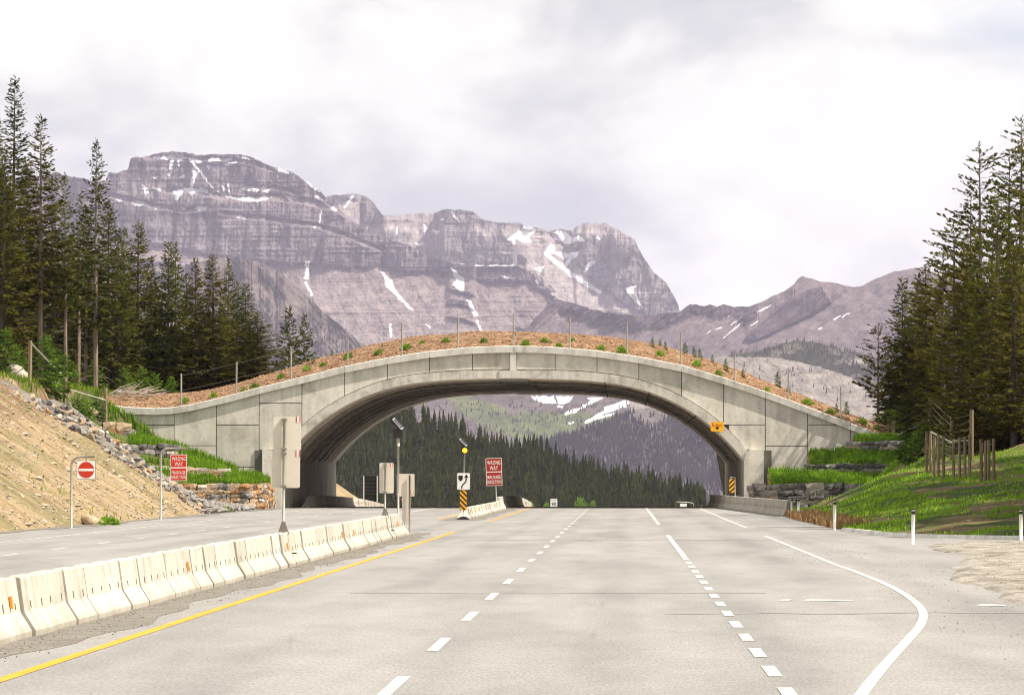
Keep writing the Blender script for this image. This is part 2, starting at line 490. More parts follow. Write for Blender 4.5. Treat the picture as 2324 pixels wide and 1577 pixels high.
M['steelpost'] = noisy('galvanised_post', [(0.3, (0.27, 0.25, 0.215)), (0.7, (0.4, 0.375, 0.33))], 3.0, rough=0.6, metal=0.2)
M['galv'] = noisy('galvanised_pole', [(0.3, (0.25, 0.235, 0.2)), (0.7, (0.42, 0.4, 0.35))], 5.0, (1, 1, 0.3), rough=0.5, metal=0.35)
M['wire'] = flat('fence_wire', (0.22, 0.2, 0.17), 0.5, 0.3)
M['signback'] = noisy('sign_back', [(0.3, (0.60, 0.54, 0.45)), (0.7, (0.68, 0.625, 0.53))], 1.5, rough=0.6)
M['sw'] = flat('sign_white', (0.78, 0.77, 0.74), 0.45)
M['sr'] = flat('sign_red', (0.52, 0.035, 0.012), 0.45)
M['srd'] = flat('sign_dark_red', (0.27, 0.018, 0.008), 0.45)
M['sy'] = flat('sign_yellow', (0.85, 0.42, 0.015), 0.45)
M['sb'] = flat('sign_black', (0.018, 0.017, 0.017), 0.5)
M['darkbox'] = flat('dark_housing', (0.03, 0.024, 0.02), 0.5)
M['solar'] = flat('solar_cell', (0.03, 0.03, 0.05), 0.2)
M['alu'] = flat('aluminium', (0.62, 0.61, 0.6), 0.4, 0.4)
M['darkplank'] = noisy('dark_plank', [(0.3, (0.006, 0.006, 0.006)), (0.7, (0.012, 0.012, 0.012))], 3.0, rnd=0.2)
M['deadwood'] = noisy('deadwood', [(0.3, (0.26, 0.21, 0.17)), (0.7, (0.46, 0.4, 0.34))], 4.0, rough=0.9, rnd=0.2)
M['rope'] = flat('brace_pole', (0.42, 0.4, 0.36), 0.7)
for key, lo, hi in (('tan', (0.25, 0.175, 0.105), (0.47, 0.36, 0.25)), ('rust', (0.25, 0.125, 0.055), (0.44, 0.26, 0.13)), ('grey', (0.155, 0.14, 0.13), (0.33, 0.305, 0.28)),
                    ('dark', (0.065, 0.058, 0.055), (0.17, 0.155, 0.145)), ('pale', (0.29, 0.25, 0.205), (0.5, 0.445, 0.38))):
    M['st_' + key] = noisy('stone_' + key, [(0.3, lo), (0.7, hi)], 2.6, rough=0.9, bump=0.7, bscale=7, dist=0.06, rnd=0.2, fine=0.2)

m, n, out = new_mat('amber_lens')
em = n.node('ShaderNodeEmission', i_Color=(1.0, 0.42, 0.02), i_Strength=2.2)
n.l.new(em.outputs[0], out.inputs[0]); M['amber'] = m

# ------------------------------------------------------------------ terrain
TOE_Y = [0, 140, 150, 158, 163, 184, 231, 310, 700]
TOE_X = [40, 30, 16.5, 12.6, 9.6, 8.0, 7.8, 8.4, 8.6]


def road_z(y):
    y = np.asarray(y, float)
    t = np.clip(y - 320, 0, None)
    z = np.where(t < 200, -9e-5 * t * t, -3.6 - 0.036 * (t - 200))
    return np.maximum(z, -80.0)


def H(x, y):
    """height of the ground, metres"""
    x = np.asarray(x, float); y = np.asarray(y, float)
    x, y = np.broadcast_arrays(x, y)
    base = road_z(y)
    pl = np.clip((-22 - x) / 1.55, 0, None)
    pl = np.where(pl < 7.2, pl, 7.2 + (pl - 7.2) * 0.22)
    pl = np.minimum(pl, 26)
    ra = np.clip(-22 - x, 0, 1.5) / 1.5
    rill = (fbm(y * 0.55 + x * 0.25, x * 0.10, 4, 5) * 0.26 + fbm(x * 0.6, y * 0.6, 3, 9) * 0.13) * ra
    pl = pl + rill
    t_lo = 0.13 * np.clip(-22 - x, 0, 20)
    t_hi = 1.45 + (0.05 + 0.35 * np.clip(-22 - x, 0, 11)) * sm(306.5, 316, y)
    ys = 306.4 + 4.6 * np.clip((x + 23.3) / 1.3, 0, 1)
    tl = np.where(y < ys, t_lo, t_hi)
    tl = np.where(x > -21.4, 0, tl)
    s = sm(273, 280, y) * sm(-34.6, -31.6, x) * (1 - sm(317, 317.6, y)) * (x < -21.4)
    left = pl * (1 - s) + tl * s + 0.7 * sm(266, 271.5, y) * (1 - sm(273, 279, y)) * sm(-31.5, -29.5, x) * (0.25 + 0.75 * sm(-24.5, -29, x)) * sm(-22.0, -23.0, x)
    toe = np.interp(y, TOE_Y, TOE_X)
    k = 0.06 + 0.45 * sm(240, 318, y)
    dx = np.clip(x - toe - 3.4 * sm(258, 295, y), 0, None)
    k = np.clip(k, 0.09, 0.40)
    rt = dx * k + 0.0105 * np.clip(y - 165, 0, 100) * sm(0.5, 6.5, x - toe) * (1 - sm(262, 292, y)) + 0.55 * np.clip(x - 15, 0, 3) * sm(278, 306, y)
    rt = np.where(rt < 4.4, rt, 4.4 + (rt - 4.4) * 0.1)
    rt = np.minimum(rt, 9) + fbm(x * 0.5, y * 0.35, 4, 31) * 0.16 * np.clip(dx, 0, 1.5)
    far = 1 - sm(520, 1100, y)
    return base + (left + rt) * far


def H1(x, y):
    return float(H(np.array([x]), np.array([y]))[0])


def build_ground():
    xs = np.concatenate([[-14000, -9000, -5000, -2500, -1200, -600, -300, -160, -110], np.arange(-80, -44, 2.0), np.arange(-44, -19, 0.3), np.arange(-19, 7, 2.2),
                         np.arange(7, 32, 0.35), np.arange(32, 80, 2.5), [110, 160, 300, 600, 1200, 2500, 5000, 9000, 14000]])
    ys = np.concatenate([[-300, -100, 0, 40, 80, 110], np.arange(120, 264, 0.8), np.arange(264, 320, 0.4), np.arange(320, 420, 1.6), np.arange(420, 620, 8),
                         [660, 720, 800, 900, 1000, 1100, 1300, 1600, 2000, 2500, 3200, 4000, 6000, 9000, 12000, 17000, 27000]])
    X, Y = np.meshgrid(xs, ys)
    Z = H(X, Y)
    toe = np.interp(Y, TOE_Y, TOE_X)
    inroad = (X > -21.9) & (X < toe + 0.2) & (Y < 700)
    Z = np.where(inroad, road_z(Y) - 0.08, Z)
    V = np.stack([X, Y, Z], -1).reshape(-1, 3)
    soil = np.maximum(sm(3.6, 6.0, H(X, Y) - road_z(Y)) * (X < -20), ((X > 6) & (X > toe)) * 0.9)
    grass = ((X > 6) & (X > toe)) * 1.0 * (0.25 + 0.75 * sm(0.42, 0.62, vnoise(X * 0.4, Y * 0.3, 3)))
    grass = grass * (1 - sm(27, 34, X) * 0.6)
    lg = ((X < -21.3) & (X > -34) & (Y > 305) & (Y < 318)) * 0.8
    lg2 = (X < -36) * (Y > 250) * 0.45
    up = (X < -21) * sm(0.58, 0.75, vnoise(X * 0.3 + 9, Y * 0.2, 12)) * 0.35 * (Y < 320)
    grass = np.maximum(np.maximum(grass, lg), np.maximum(lg2, up))
    grass = np.where(Y > 600, 0.9, grass)
    rock = ((X < -21) & (X > -33) & (Y > 268) & (Y < 305)) * 0.8
    col = np.stack([soil, grass, rock], -1).reshape(-1, 3)
    me = np_mesh('ground', V, grid_faces(len(ys), len(xs)), M['ground'], True, col)
    tag(add('ground', me), 'tan gravel banks and grassy verges along the highway', None, None, 'structure')


build_ground()

# ------------------------------------------------------------------ road and markings


def sheet(name, xl, xr, ys, z, mat, label, nx=2, kind='structure', parent=None):
    rows = []
    for y in ys:
        a, b = xl(y), xr(y)
        rows.append([(a + (b - a) * i / (nx - 1), y, float(road_z(y)) + z) for i in range(nx)])
    V = np.array(rows).reshape(-1, 3)
    o = add(name, np_mesh(name, V, grid_faces(len(ys), nx), mat), parent)
    if kind: tag(o, label, None, None, kind)
    return o


def toe_at(y): return float(np.interp(y, TOE_Y, TOE_X))


road_ys = list(range(-200, 140, 20)) + list(range(140, 330, 3)) + list(range(330, 700, 5))
ROAD = sheet('road', lambda y: -21.6, lambda y: toe_at(y) + 0.05, road_ys, 0.0, M['asphalt'], 'pale grey asphalt highway of two carriageways', 14)


def stripe(x, y0, y1, wd, mat, name='lane_marking', z=0.006):
    n = max(2, int((y1 - y0) / 4) + 1)
    ys = [y0 + (y1 - y0) * i / (n - 1) for i in range(n)]
    fx = x if callable(x) else (lambda y: x)
    return sheet(name, lambda y: fx(y) - wd / 2, lambda y: fx(y) + wd / 2, ys, z, mat, None, 2, None, ROAD)


stripe(-5.98, 34, 181, 0.15, M['paint_y'], 'yellow_edge_line')
stripe(-5.85, 222, 336, 0.14, M['paint_y'], 'yellow_edge_line')
stripe(-8.55, 236, 330, 0.14, M['paint_y'], 'yellow_edge_line')
stripe(-11.8, 60, 350, 0.13, M['paint_w'], 'white_edge_line')
stripe(-18.55, 100, 355, 0.13, M['paint_w'], 'white_edge_line')
for k in range(26):
    c = 47.7 + 11.95 * k
    stripe(-2.14, c - 2.3, c + 2.3, 0.13, M['paint_w'], 'lane_dash')
for k in range(20):
    c = 115.6 + 11.6 * k
    stripe(-15.3, c - 1.8, c + 1.8, 0.12, M['paint_w'], 'lane_dash')
for k in range(16):
    c = 40.6 + 5.42 * k
    stripe(1.49, c - 1.4, c + 1.4, 0.14, M['paint_w'], 'lane_dash')
stripe(1.49, 124, 172, 0.14, M['paint_w'], 'merge_line')
stripe(1.46, 209, 336, 0.14, M['paint_w'], 'merge_line')


def crop5(x, y):
    return ((1500 + x / 2.1925) / 1.1015, (1250 + y / 2.1925) / 1.1015)


def curve_line(pts, wd, name, mat=None, z=0.006):
    g = [Vector((*G(*crop5(x, y)), 0)) for x, y in pts]
    # smooth by Catmull-Rom
    out = []
    for i in range(len(g) - 1):
        p0, p1, p2, p3 = g[max(i - 1, 0)], g[i], g[i + 1], g[min(i + 2, len(g) - 1)]
        for k in range(8):
            t = k / 8
            out.append(0.5 * ((2 * p1) + (-p0 + p2) * t + (2 * p0 - 5 * p1 + 4 * p2 - p3) * t * t + (-p0 + 3 * p1 - 3 * p2 + p3) * t ** 3))
    out.append(g[-1])
    V = []
    for i, p in enumerate(out):
        d = (out[min(i + 1, len(out) - 1)] - out[max(i - 1, 0)]).normalized()
        nrm = Vector((-d.y, d.x, 0)) * wd / 2
        V += [p + nrm + Vector((0, 0, z)), p - nrm + Vector((0, 0, z))]
    me = np_mesh(name, np.array(V), grid_faces(len(out), 2), mat or M['paint_w'])
    return add(name, me, ROAD)


curve_line([(905, 196), (1100, 275), (1270, 345), (1400, 392), (1570, 462), (1680, 522), (1750, 582), (1772, 632), (1752, 690), (1690, 762), (1600, 860), (1505, 970), (1430, 1068), (1390, 1130)], 0.125, 'merge_edge_line')
curve_line([(545, 45), (610, 72), (700, 110), (800, 150)], 0.13, 'merge_edge_line')
for (xa, ya, xb, yb) in ((960, 547, 1025, 548), (1090, 547, 1365, 551), (2040, 574, 2200, 577)):
    a, b = G(*crop5(xa, ya)), G(*crop5(xb, yb))
    MB().poly([(a[0], a[1] - 0.35, 0.007), (b[0], b[1] - 0.5, 0.007), (b[0] + 0.1, b[1] + 0.2, 0.007), (a[0] + 0.2, a[1] + 0.5, 0.007)], [(0, 1, 2, 3)]).build('paint_scuff', M['paint_w'], ROAD)


def seam(y, x0, x1, wd, seed):
    xs = np.linspace(x0, x1, 40); ys = y + fbm(xs * 0.7, xs * 0 + seed, 3, seed) * 0.9
    wv = wd * (0.5 + vnoise(xs * 1.3, xs * 0 + 4, seed))
    V = np.concatenate([np.stack([xs, ys, xs * 0 + 0.004], -1), np.stack([xs, ys + wv, xs * 0 + 0.004], -1)])
    add('tar_seam', np_mesh('tar_seam', V, grid_faces(2, 40), M['tar']), ROAD)


seam(85.4, -4.6, 2.4, 0.35, 3); seam(73, 0.6, 7.0, 0.4, 8); seam(158, -5, 5, 0.5, 2); seam(262, 0, 8, 0.9, 5); seam(255, 2, 8.2, 0.6, 9)
# dirty shoulder strip beside the median, and a narrower one beside the left edge
sheet('shoulder', lambda y: -7.2, lambda y: -6.5 + 0.16 * math.sin(y * 0.21) + 0.1 * math.sin(y * 0.77), [20 + 2 * i for i in range(80)], 0.004, M['dirt'], 'dusty gritty shoulder along the median barriers', 5)
sheet('shoulder', lambda y: -8.2, lambda y: -6.4 + 0.12 * math.sin(y * 0.3), [226 + 2 * i for i in range(54)], 0.003, M['dirt'], 'dusty gritty strip around the far median barriers', 5)
sheet('shoulder', lambda y: -22.3, lambda y: -21.2 + 0.25 * math.sin(y * 0.13) + 0.15 * math.sin(y * 0.5), [100 + 2 * i for i in range(112)], 0.012, M['dirt'], 'dusty edge strip under the left gravel bank', 5)

# broken pavement at the right edge of the junction
bp = [(6.1, 70), (6.15, 80), (6.25, 97), (6.9, 106), (7.5, 115), (8.5, 127), (8.3, 138), (8.4, 146), (10.5, 151), (13.5, 150), (14.5, 130), (14, 100), (13, 70)]
xs_ = np.arange(5.8, 15, 0.14); ys_ = np.arange(66, 153, 0.7)
X_, Y_ = np.meshgrid(xs_, ys_)
left_b = np.interp(Y_, [66, 80, 97, 106, 115, 127, 138, 146, 150, 153], [6.05, 6.12, 6.25, 6.9, 7.5, 8.5, 8.3, 8.5, 10, 12]) + fbm(X_ * 0.3, Y_ * 0.4, 3, 4) * 0.3
edge = np.clip((X_ - left_b) / 0.35, -1, 1)
Z_ = np.where(edge > 0, 0.012 + 0.05 * edge + fbm(X_ * 1.5, Y_ * 0.7, 4, 8) * 0.05 * edge, -0.05)
o_ = add('gravel_apron', np_mesh('gravel_apron', np.stack([X_, Y_, Z_], -1).reshape(-1, 3), grid_faces(*X_.shape), M['broken'], True))
tag(o_, 'rough broken pale gravel apron at the road edge', None, None, 'structure')
# low pale kerb under the grass bank
kb = MB()
pts = [(8.1, 184), (8.7, 172), (9.7, 164), (11.2, 160.5), (13.2, 158), (16.5, 150.5), (19, 148)]
prof = [(-0.25, 0.0), (-0.22, 0.1), (0.22, 0.13), (0.3, 0.0)]
V = []
for i, p in enumerate(pts):
    d = Vector((pts[min(i + 1, 6)][0] - pts[max(i - 1, 0)][0], pts[min(i + 1, 6)][1] - pts[max(i - 1, 0)][1])).normalized()
    for q, z in prof: V.append((p[0] - d.y * -q, p[1] + d.x * -q * -1, z))
kerb = add('kerb', np_mesh('kerb', np.array(V), grid_faces(len(pts), 4), M['coping']))
tag(kerb, 'low pale concrete kerb below the grass bank', None, None, 'structure')

# ------------------------------------------------------------------ mountains


def in_poly(u, v, poly):
    ins = np.zeros(u.shape, bool)
    j = len(poly) - 1
    for i in range(len(poly)):
        xi, yi = poly[i]; xj, yj = poly[j]
        c = ((yi > v) != (yj > v)) & (u < (xj - xi) * (v - yi) / ((yj - yi) if yj != yi else 1e-9) + xi)
        ins ^= c; j = i
    return ins


def seg_dist(u, v, pts):
    d = np.full(u.shape, 1e9)
    for (ax, ay), (bx, by) in zip(pts[:-1], pts[1:]):
        L = max((bx - ax) ** 2 + (by - ay) ** 2, 1e-9)
        t = np.clip(((u - ax) * (bx - ax) + (v - ay) * (by - ay)) / L, 0, 1)
        d = np.minimum(d, np.hypot(u - ax - t * (bx - ax), v - ay - t * (by - ay)))
    return d


def c1(*p): return [(x / 2.895, y / 2.895 + 136.2) for x, y in p]
def c2(*p): return [(x / 2.56 + 680.9, y / 2.56 + 317.7) for x, y in p]
def c3(*p): return [(x / 2.895 + 1543.3, y / 2.895 + 227.0) for x, y in p]


def snow_mask(u, v, polys, streaks, soft=1.5):
    wu = u + fbm(u / 7, v / 7, 3, 77) * 2.5; wv = v + fbm(u / 7 + 40, v / 7, 3, 78) * 2.5
    s = np.zeros(u.shape)
    for p in polys: s = np.maximum(s, in_poly(wu, wv, p) * 0.92)
    for p, wd in streaks: s = np.maximum(s, np.clip(1.0 - (seg_dist(wu, wv, p) - wd * 1.15) / soft, 0, 0.92))
    return s


def relief(name, sky_pts, base_pts, Y0, step, rows, slope, bump, maskf, mat, jag=1.5, seed=0, label=''):
    """a mountain front: every point has its own distance, steep where cliffs stand and set back on slopes"""
    us = np.arange(sky_pts[0][0], sky_pts[-1][0] + step, step)
    vt = np.interp(us, *zip(*sky_pts)) + fbm(us / 14, us * 0 + seed, 5, seed, 0.6) * jag * 2.2
    vb = np.interp(us, *zip(*base_pts))
    t = np.linspace(0, 1, rows)[:, None]
    v = vb[None] + (vt - vb)[None] * t
    u = np.broadcast_to(us[None], v.shape)
    mpp = Y0 / F
    cot = 1 / np.tan(np.radians(slope(u, v)))
    dv = np.abs(np.diff(v, axis=0, prepend=v[:1]))
    Y = Y0 + np.cumsum(dv * cot, axis=0) * mpp + bump(u, v) * mpp
    Pw = Wn(u, v, Y)
    # far side of the ridge, falling away
    back = []
    top = Pw[-1]
    for k in (1, 2):
        b = top.copy(); b[:, 1] += k * 800; b[:, 2] -= k * 420; b[:, 0] *= (1 + k * 800 / Y0); back.append(b)
    allp = np.concatenate([Pw, np.array(back)], 0)
    mk = maskf(u, v)
    mk = np.concatenate([mk, np.repeat(mk[-1:], 2, 0)], 0)
    nr, nc = allp.shape[:2]
    me = np_mesh(name, allp.reshape(-1, 3), grid_faces(nr, nc), mat, True, mk.reshape(-1, 3))
    me.polygons.foreach_set('use_smooth', np.zeros(len(me.polygons), bool))
    o = add(name, me)
    tag(o, label, None, None, 'structure')
    return us, u, v, Y, Pw


SK_A = [(40, 410), (100, 398), (130, 392), (150, 400), (170, 401), (205, 409), (240, 412), (246, 390), (262, 393), (275, 388), (291, 385), (296, 362), (305, 358), (320, 357), (345, 353), (368, 345), (400, 345), (440, 350),
        (470, 352), (520, 350), (560, 353), (590, 366), (625, 379), (660, 391), (690, 409), (720, 427), (740, 448), (770, 476), (800, 500), (830, 522), (860, 536), (892, 545), (925, 556), (954, 570), (993, 588), (1025, 596),
        (1072, 601), (1165, 601), (1200, 615), (1243, 654), (1267, 680), (1306, 690), (1345, 704), (1400, 730), (1500, 790), (1560, 830)]
CLIFF_BASE = [(40, 545), (250, 550), (340, 552), (420, 570), (540, 586), (620, 598), (700, 600), (800, 604), (860, 606), (900, 614), (960, 618), (1000, 622), (1060, 627), (1120, 640), (1200, 645), (1300, 700), (1600, 820)]
LEDGES = [([(40, 470), (250, 445), (300, 455), (350, 465), (400, 478), (470, 470)], 5), ([(380, 432), (440, 428), (480, 440), (530, 450), (620, 450), (690, 455), (760, 470), (810, 500)], 6),
          ([(500, 480), (560, 492), (640, 502), (720, 510), (800, 540), (870, 565)], 4), ([(330, 357), (420, 358), (540, 362), (620, 385)], 4), ([(560, 425), (620, 428), (680, 440)], 3)]


def sl_A(u, v):
    cb = np.interp(u, *zip(*CLIFF_BASE)) + fbm(u / 30, v / 200, 4, 5) * 9
    cl = sm(-5, 5, cb - v)
    for pts, wd in LEDGES:
        d = seg_dist(u, v + fbm(u / 25, v / 60, 3, 6) * 5, pts)
        cl = cl * (1 - 0.9 * sm(wd + 3, wd - 1, d) * 1.0)
    # thin rock bands in the lower slopes
    low = cb - v
    for off, th in ((-38, 5), (-66, 8), (-102, 4)):
        dd = np.abs(low - off + fbm(u / 40, v / 90, 3, 14) * 8)
        cl = np.maximum(cl, sm(th, th - 3, dd) * sm(0.42, 0.58, vnoise(u / 70, v / 300, 21)))
    return cl


def slope_A(u, v): return 34 + 38 * sl_A(u, v)


def bump_A(u, v):
    cl = sl_A(u, v)
    wu = u + fbm(u / 60, v / 60, 3, 3) * 10 + (v - 480) * 0.10
    g = ridged(wu / 34, v / 190, 4, 11) * 24 + ridged(wu / 12, v / 90, 3, 12) * 10 + ridged(wu / 5, v / 45, 2, 15) * 4
    tal = fbm((u - v * 0.55) / 26, (v + u * 0.2) / 150, 4, 19) * 7
    gul = 0.0
    for pts, wd, dp in (([(742, 500), (722, 560), (702, 640)], 9, 16), ([(560, 500), (548, 590)], 8, 10), ([(395, 480), (392, 560)], 9, 12), ([(868, 560), (866, 612)], 6, 11), ([(905, 570), (900, 615)], 6, 10), ([(970, 580), (965, 622)], 6, 9)):
        gul = gul + dp * np.exp(-(seg_dist(u, v, pts) / wd) ** 2)
    band = fbm(u / 200, v / 5.5, 4, 44) * 3.0
    return -g * (0.25 + 0.75 * cl) + 10 + tal * (1 - cl) + gul * 1.2 + fbm(u / 90, v / 90, 4, 23) * 22 + fbm(u / 6, v / 6, 3, 29) * 2.6 + band * 1.5


SNOW_A = [c1((1000, 635), (1100, 628), (1190, 626), (1228, 645), (1200, 656), (1100, 652), (1040, 657)), c1((1118, 650), (1140, 650), (1140, 690), (1125, 722), (1112, 714)), c1((1168, 650), (1182, 650), (1178, 710), (1170, 705)),
          c1((1366, 664), (1390, 643), (1440, 648), (1454, 666), (1410, 662), (1380, 675)), c1((1465, 655), (1520, 643), (1528, 655), (1490, 667)), c1((1560, 645), (1600, 634), (1640, 652), (1685, 660), (1640, 660)),
          c1((1260, 718), (1305, 738), (1283, 772), (1267, 842), (1253, 832), (1263, 760)), c1((1140, 862), (1190, 850), (1230, 842), (1262, 838), (1300, 848), (1365, 846), (1372, 878), (1312, 868), (1280, 872), (1258, 895), (1248, 868), (1205, 862), (1172, 912), (1155, 927), (1143, 890)),
          c1((928, 812), (962, 838), (978, 876), (955, 882), (940, 850)), c1((1420, 860), (1480, 882), (1530, 903), (1620, 902), (1700, 904), (1788, 903), (1740, 922), (1660, 934), (1600, 928), (1550, 915), (1480, 897)),
          c1((1578, 846), (1640, 828), (1702, 845), (1700, 868), (1640, 866)), c1((1718, 860), (1785, 838), (1760, 872)), c1((868, 940), (900, 923), (957, 940), (930, 957), (900, 957)), c1((748, 905), (790, 913), (812, 932), (780, 927)),
          c1((1278, 977), (1310, 957), (1358, 964), (1350, 983), (1310, 987)), c1((1536, 1024), (1580, 1022), (1628, 1040), (1600, 1048)), c1((1112, 984), (1143, 984), (1130, 1008)), c1((1183, 964), (1217, 968), (1222, 987), (1195, 982)),
          c1((1850, 873), (1905, 903), (1972, 903), (1912, 917), (1935, 938), (1895, 918)), c1((1998, 1322), (2032, 1322), (2030, 1400), (2026, 1442), (1998, 1438), (2010, 1380)), c1((2054, 1102), (2082, 1083), (2075, 1108)),
          c2((448, 738), (482, 765), (532, 820), (552, 865), (592, 915), (642, 970), (664, 998), (636, 986), (588, 936), (543, 890), (498, 845), (488, 800)), c2((868, 733), (912, 770), (953, 800), (958, 835), (945, 893), (883, 842), (905, 810), (888, 770)),
          c2((962, 923), (992, 935), (1018, 985), (1038, 1022), (1008, 1022), (983, 970)), c2((1158, 783), (1218, 798), (1200, 808)), c2((1490, 690), (1500, 720), (1470, 700))]
SNOW_A += [c1((1100, 740), (1125, 738), (1115, 765), (1098, 760)), c1((1180, 770), (1215, 745), (1212, 775)), c1((1000, 768), (1035, 772), (1030, 790)), c1((1350, 690), (1385, 695), (1375, 725)), c1((1460, 820), (1480, 850), (1465, 862)), c1((1000, 960), (1055, 970), (1030, 980))]
STREAK_A = [(c1((1245, 650), (1310, 730), (1398, 842)), 1.2), (c1((1250, 652), (1318, 672)), 1.8), (c1((1780, 700), (1895, 745)), 1.4), (c1((2005, 795), (2098, 862)), 1.2), (c1((2080, 898), (2205, 988)), 1.8), (c1((2010, 1463), (2050, 1545)), 1.6),
            (c1((1500, 820), (1512, 890)), 1.0), (c1((1480, 690), (1552, 672)), 1.2), (c1((1000, 835), (1060, 858)), 1.0), (c1((2110, 990), (2100, 1070)), 0.9), (c2((1030, 1050), (1047, 1105)), 1.4), (c2((525, 1075), (528, 1140)), 1.3), (c2((730, 1070), (755, 1090)), 1.1),
            (c2((1020, 728), (1130, 727), (1240, 725)), 1.0), (c2((890, 710), (965, 716)), 1.3), (c2((540, 568), (600, 592)), 1.2), (c2((1392, 1065), (1405, 1045)), 1.8), (c2((1468, 893), (1512, 922)), 1.6), (c2((1370, 820), (1385, 830)), 1.6)]


def mask_A(u, v):
    return np.stack([sl_A(u, v), snow_mask(u, v, SNOW_A, STREAK_A), np.zeros(u.shape)], -1)


MM_A = mountain_mat('rock_main', (0.047, 0.039, 0.049), (0.205, 0.178, 0.188), (0.17, 0.132, 0.13), (0.275, 0.225, 0.212))
relief('mountain', SK_A, [(40, 900), (900, 905), (1560, 905)], 16000, 1.9, 300, slope_A, bump_A, mask_A, MM_A, 1.6, 3, 'tall grey mountain with banded cliffs and ragged snow patches')

SK_B = [(690, 470), (740, 447), (757, 442), (800, 440), (830, 446), (845, 455), (858, 475), (870, 489), (900, 488), (930, 487), (985, 483), (1000, 477), (1040, 475), (1075, 480), (1086, 490), (1100, 500), (1120, 505), (1150, 507), (1180, 507),
        (1195, 515), (1210, 517), (1250, 524), (1270, 519), (1298, 524), (1312, 511), (1335, 505), (1375, 507), (1400, 520), (1440, 545), (1457, 580), (1485, 620), (1512, 641), (1527, 668), (1539, 692), (1545, 720), (1560, 760)]


def cl_B(u, v):
    c = 0.35 + 0.65 * sm(0.38, 0.55, fbm(u / 60, v / 60, 3, 8) * 0.5 + 0.5)
    c = np.maximum(c, sm(985, 1010, u) * sm(1180, 1165, u) * sm(500, 515, v))
    dome = sm(1330, 1345, u + (v - 560) * -0.3) * sm(530, 540, v)
    scree = in_poly(u, v, [(1180, 520), (1260, 530), (1330, 620), (1420, 690), (1480, 720), (1300, 690), (1220, 620), (1175, 560)])
    c = np.where(scree, 0.15, np.maximum(c, dome))
    return np.where((v < 530) & (u > 1300), 0.3, c)


def bump_B(u, v):
    c = cl_B(u, v)
    wu = u + fbm(u / 50, v / 50, 3, 13) * 12 + (v - 560) * 0.15
    return -(ridged(wu / 30, v / 120, 4, 51) * 26 + ridged(wu / 10, v / 60, 3, 52) * 12 + ridged(wu / 5, v / 30, 2, 57) * 4) * (0.3 + 0.7 * c) + fbm(u / 70, v / 70, 4, 53) * 26 + fbm(u / 8, v / 8, 3, 54) * 2.5 + fbm(u / 150, v / 6, 3, 55) * 3


SNOW_B = [c2((1203, 578), (1240, 548), (1267, 533), (1300, 498), (1342, 503), (1374, 525), (1332, 560), (1352, 602), (1290, 592), (1252, 577), (1243, 610)), c2((1463, 543), (1500, 523), (1542, 533), (1582, 568), (1622, 558), (1660, 590), (1600, 588), (1572, 608), (1500, 588), (1478, 577)),
          c2((1428, 642), (1460, 603), (1483, 623), (1483, 650), (1560, 657), (1622, 648), (1612, 672), (1530, 688), (1490, 668), (1440, 658)), c2((1648, 782), (1657, 730), (1690, 703), (1743, 697), (1703, 722), (1672, 747)),
          c2((1886, 863), (1955, 843), (1932, 870), (1963, 920), (1990, 980), (1960, 957), (1918, 905)), c2((1363, 745), (1422, 733), (1402, 768)), c2((768, 523), (812, 528), (790, 552)), c2((718, 490), (737, 508), (725, 552)), c2((815, 460), (845, 452), (830, 470)), c2((670, 600), (715, 605), (690, 615)), c2((1725, 550), (1745, 575), (1730, 588))]
STREAK_B = [(c2((1430, 660), (1480, 705), (1540, 752), (1600, 795), (1740, 885)), 3.2), (c2((1540, 745), (1560, 700), (1600, 670)), 2.5), (c2((260, 392), (305, 330)), 1.1), (c2((880, 420), (930, 478)), 1.5), (c2((560, 510), (565, 545)), 1.0)]
MM_B = mountain_mat('rock_back', (0.09, 0.078, 0.088), (0.29, 0.262, 0.262), (0.27, 0.23, 0.225), (0.39, 0.345, 0.33))
relief('mountain', SK_B, [(690, 800), (1560, 800)], 19500, 1.9, 190, lambda u, v: 38 + 32 * cl_B(u, v), bump_B, lambda u, v: np.stack([cl_B(u, v), snow_mask(u, v, SNOW_B, STREAK_B), np.zeros(u.shape)], -1), MM_B, 1.6, 9, 'paler jagged mountain with a rounded summit and a broad snow gully behind')

SK_D = [(1180, 760), (1243, 690), (1267, 681), (1306, 690), (1345, 703), (1400, 713), (1440, 717), (1480, 716), (1540, 708), (1556, 697), (1565, 689), (1580, 692), (1598, 696), (1612, 690), (1628, 695), (1642, 691), (1665, 697), (1700, 696), (1720, 689), (1745, 676), (1780, 660), (1803, 645),
        (1812, 632), (1822, 627), (1835, 630), (1850, 636), (1900, 643), (1945, 653), (1956, 650), (1975, 640), (2000, 627), (2030, 616), (2070, 608), (2100, 612), (2130, 622), (2200, 650), (2400, 700)]


def cl_D(u, v):
    top = np.interp(u, *zip(*SK_D))
    c = sm(40, 10, v - top + fbm(u / 20, v / 20, 3, 4) * 12) * (u < 1720) * 0.85
    buttress = in_poly(u + fbm(u / 12, v / 12, 3, 6) * 5, v, c3((930, 1220), (985, 1330), (880, 1400), (700, 1480), (500, 1577), (420, 1570), (520, 1470), (640, 1360), (800, 1260)))
    return np.maximum(c, buttress * 0.95)


def bump_D(u, v):
    c = cl_D(u, v)
    s = (u + v * 1.15)
    return fbm(s / 55, (v - u * 0.3) / 160, 5, 61, 0.55) * 32 - ridged(s / 20, v / 120, 3, 62) * (9 + 10 * c) - ridged(s / 7, v / 50, 2, 67) * (2 + 4 * c) + fbm(u / 9, v / 9, 3, 63) * 2.2 - c * 16 + fbm(u / 110, v / 110, 3, 66) * 40


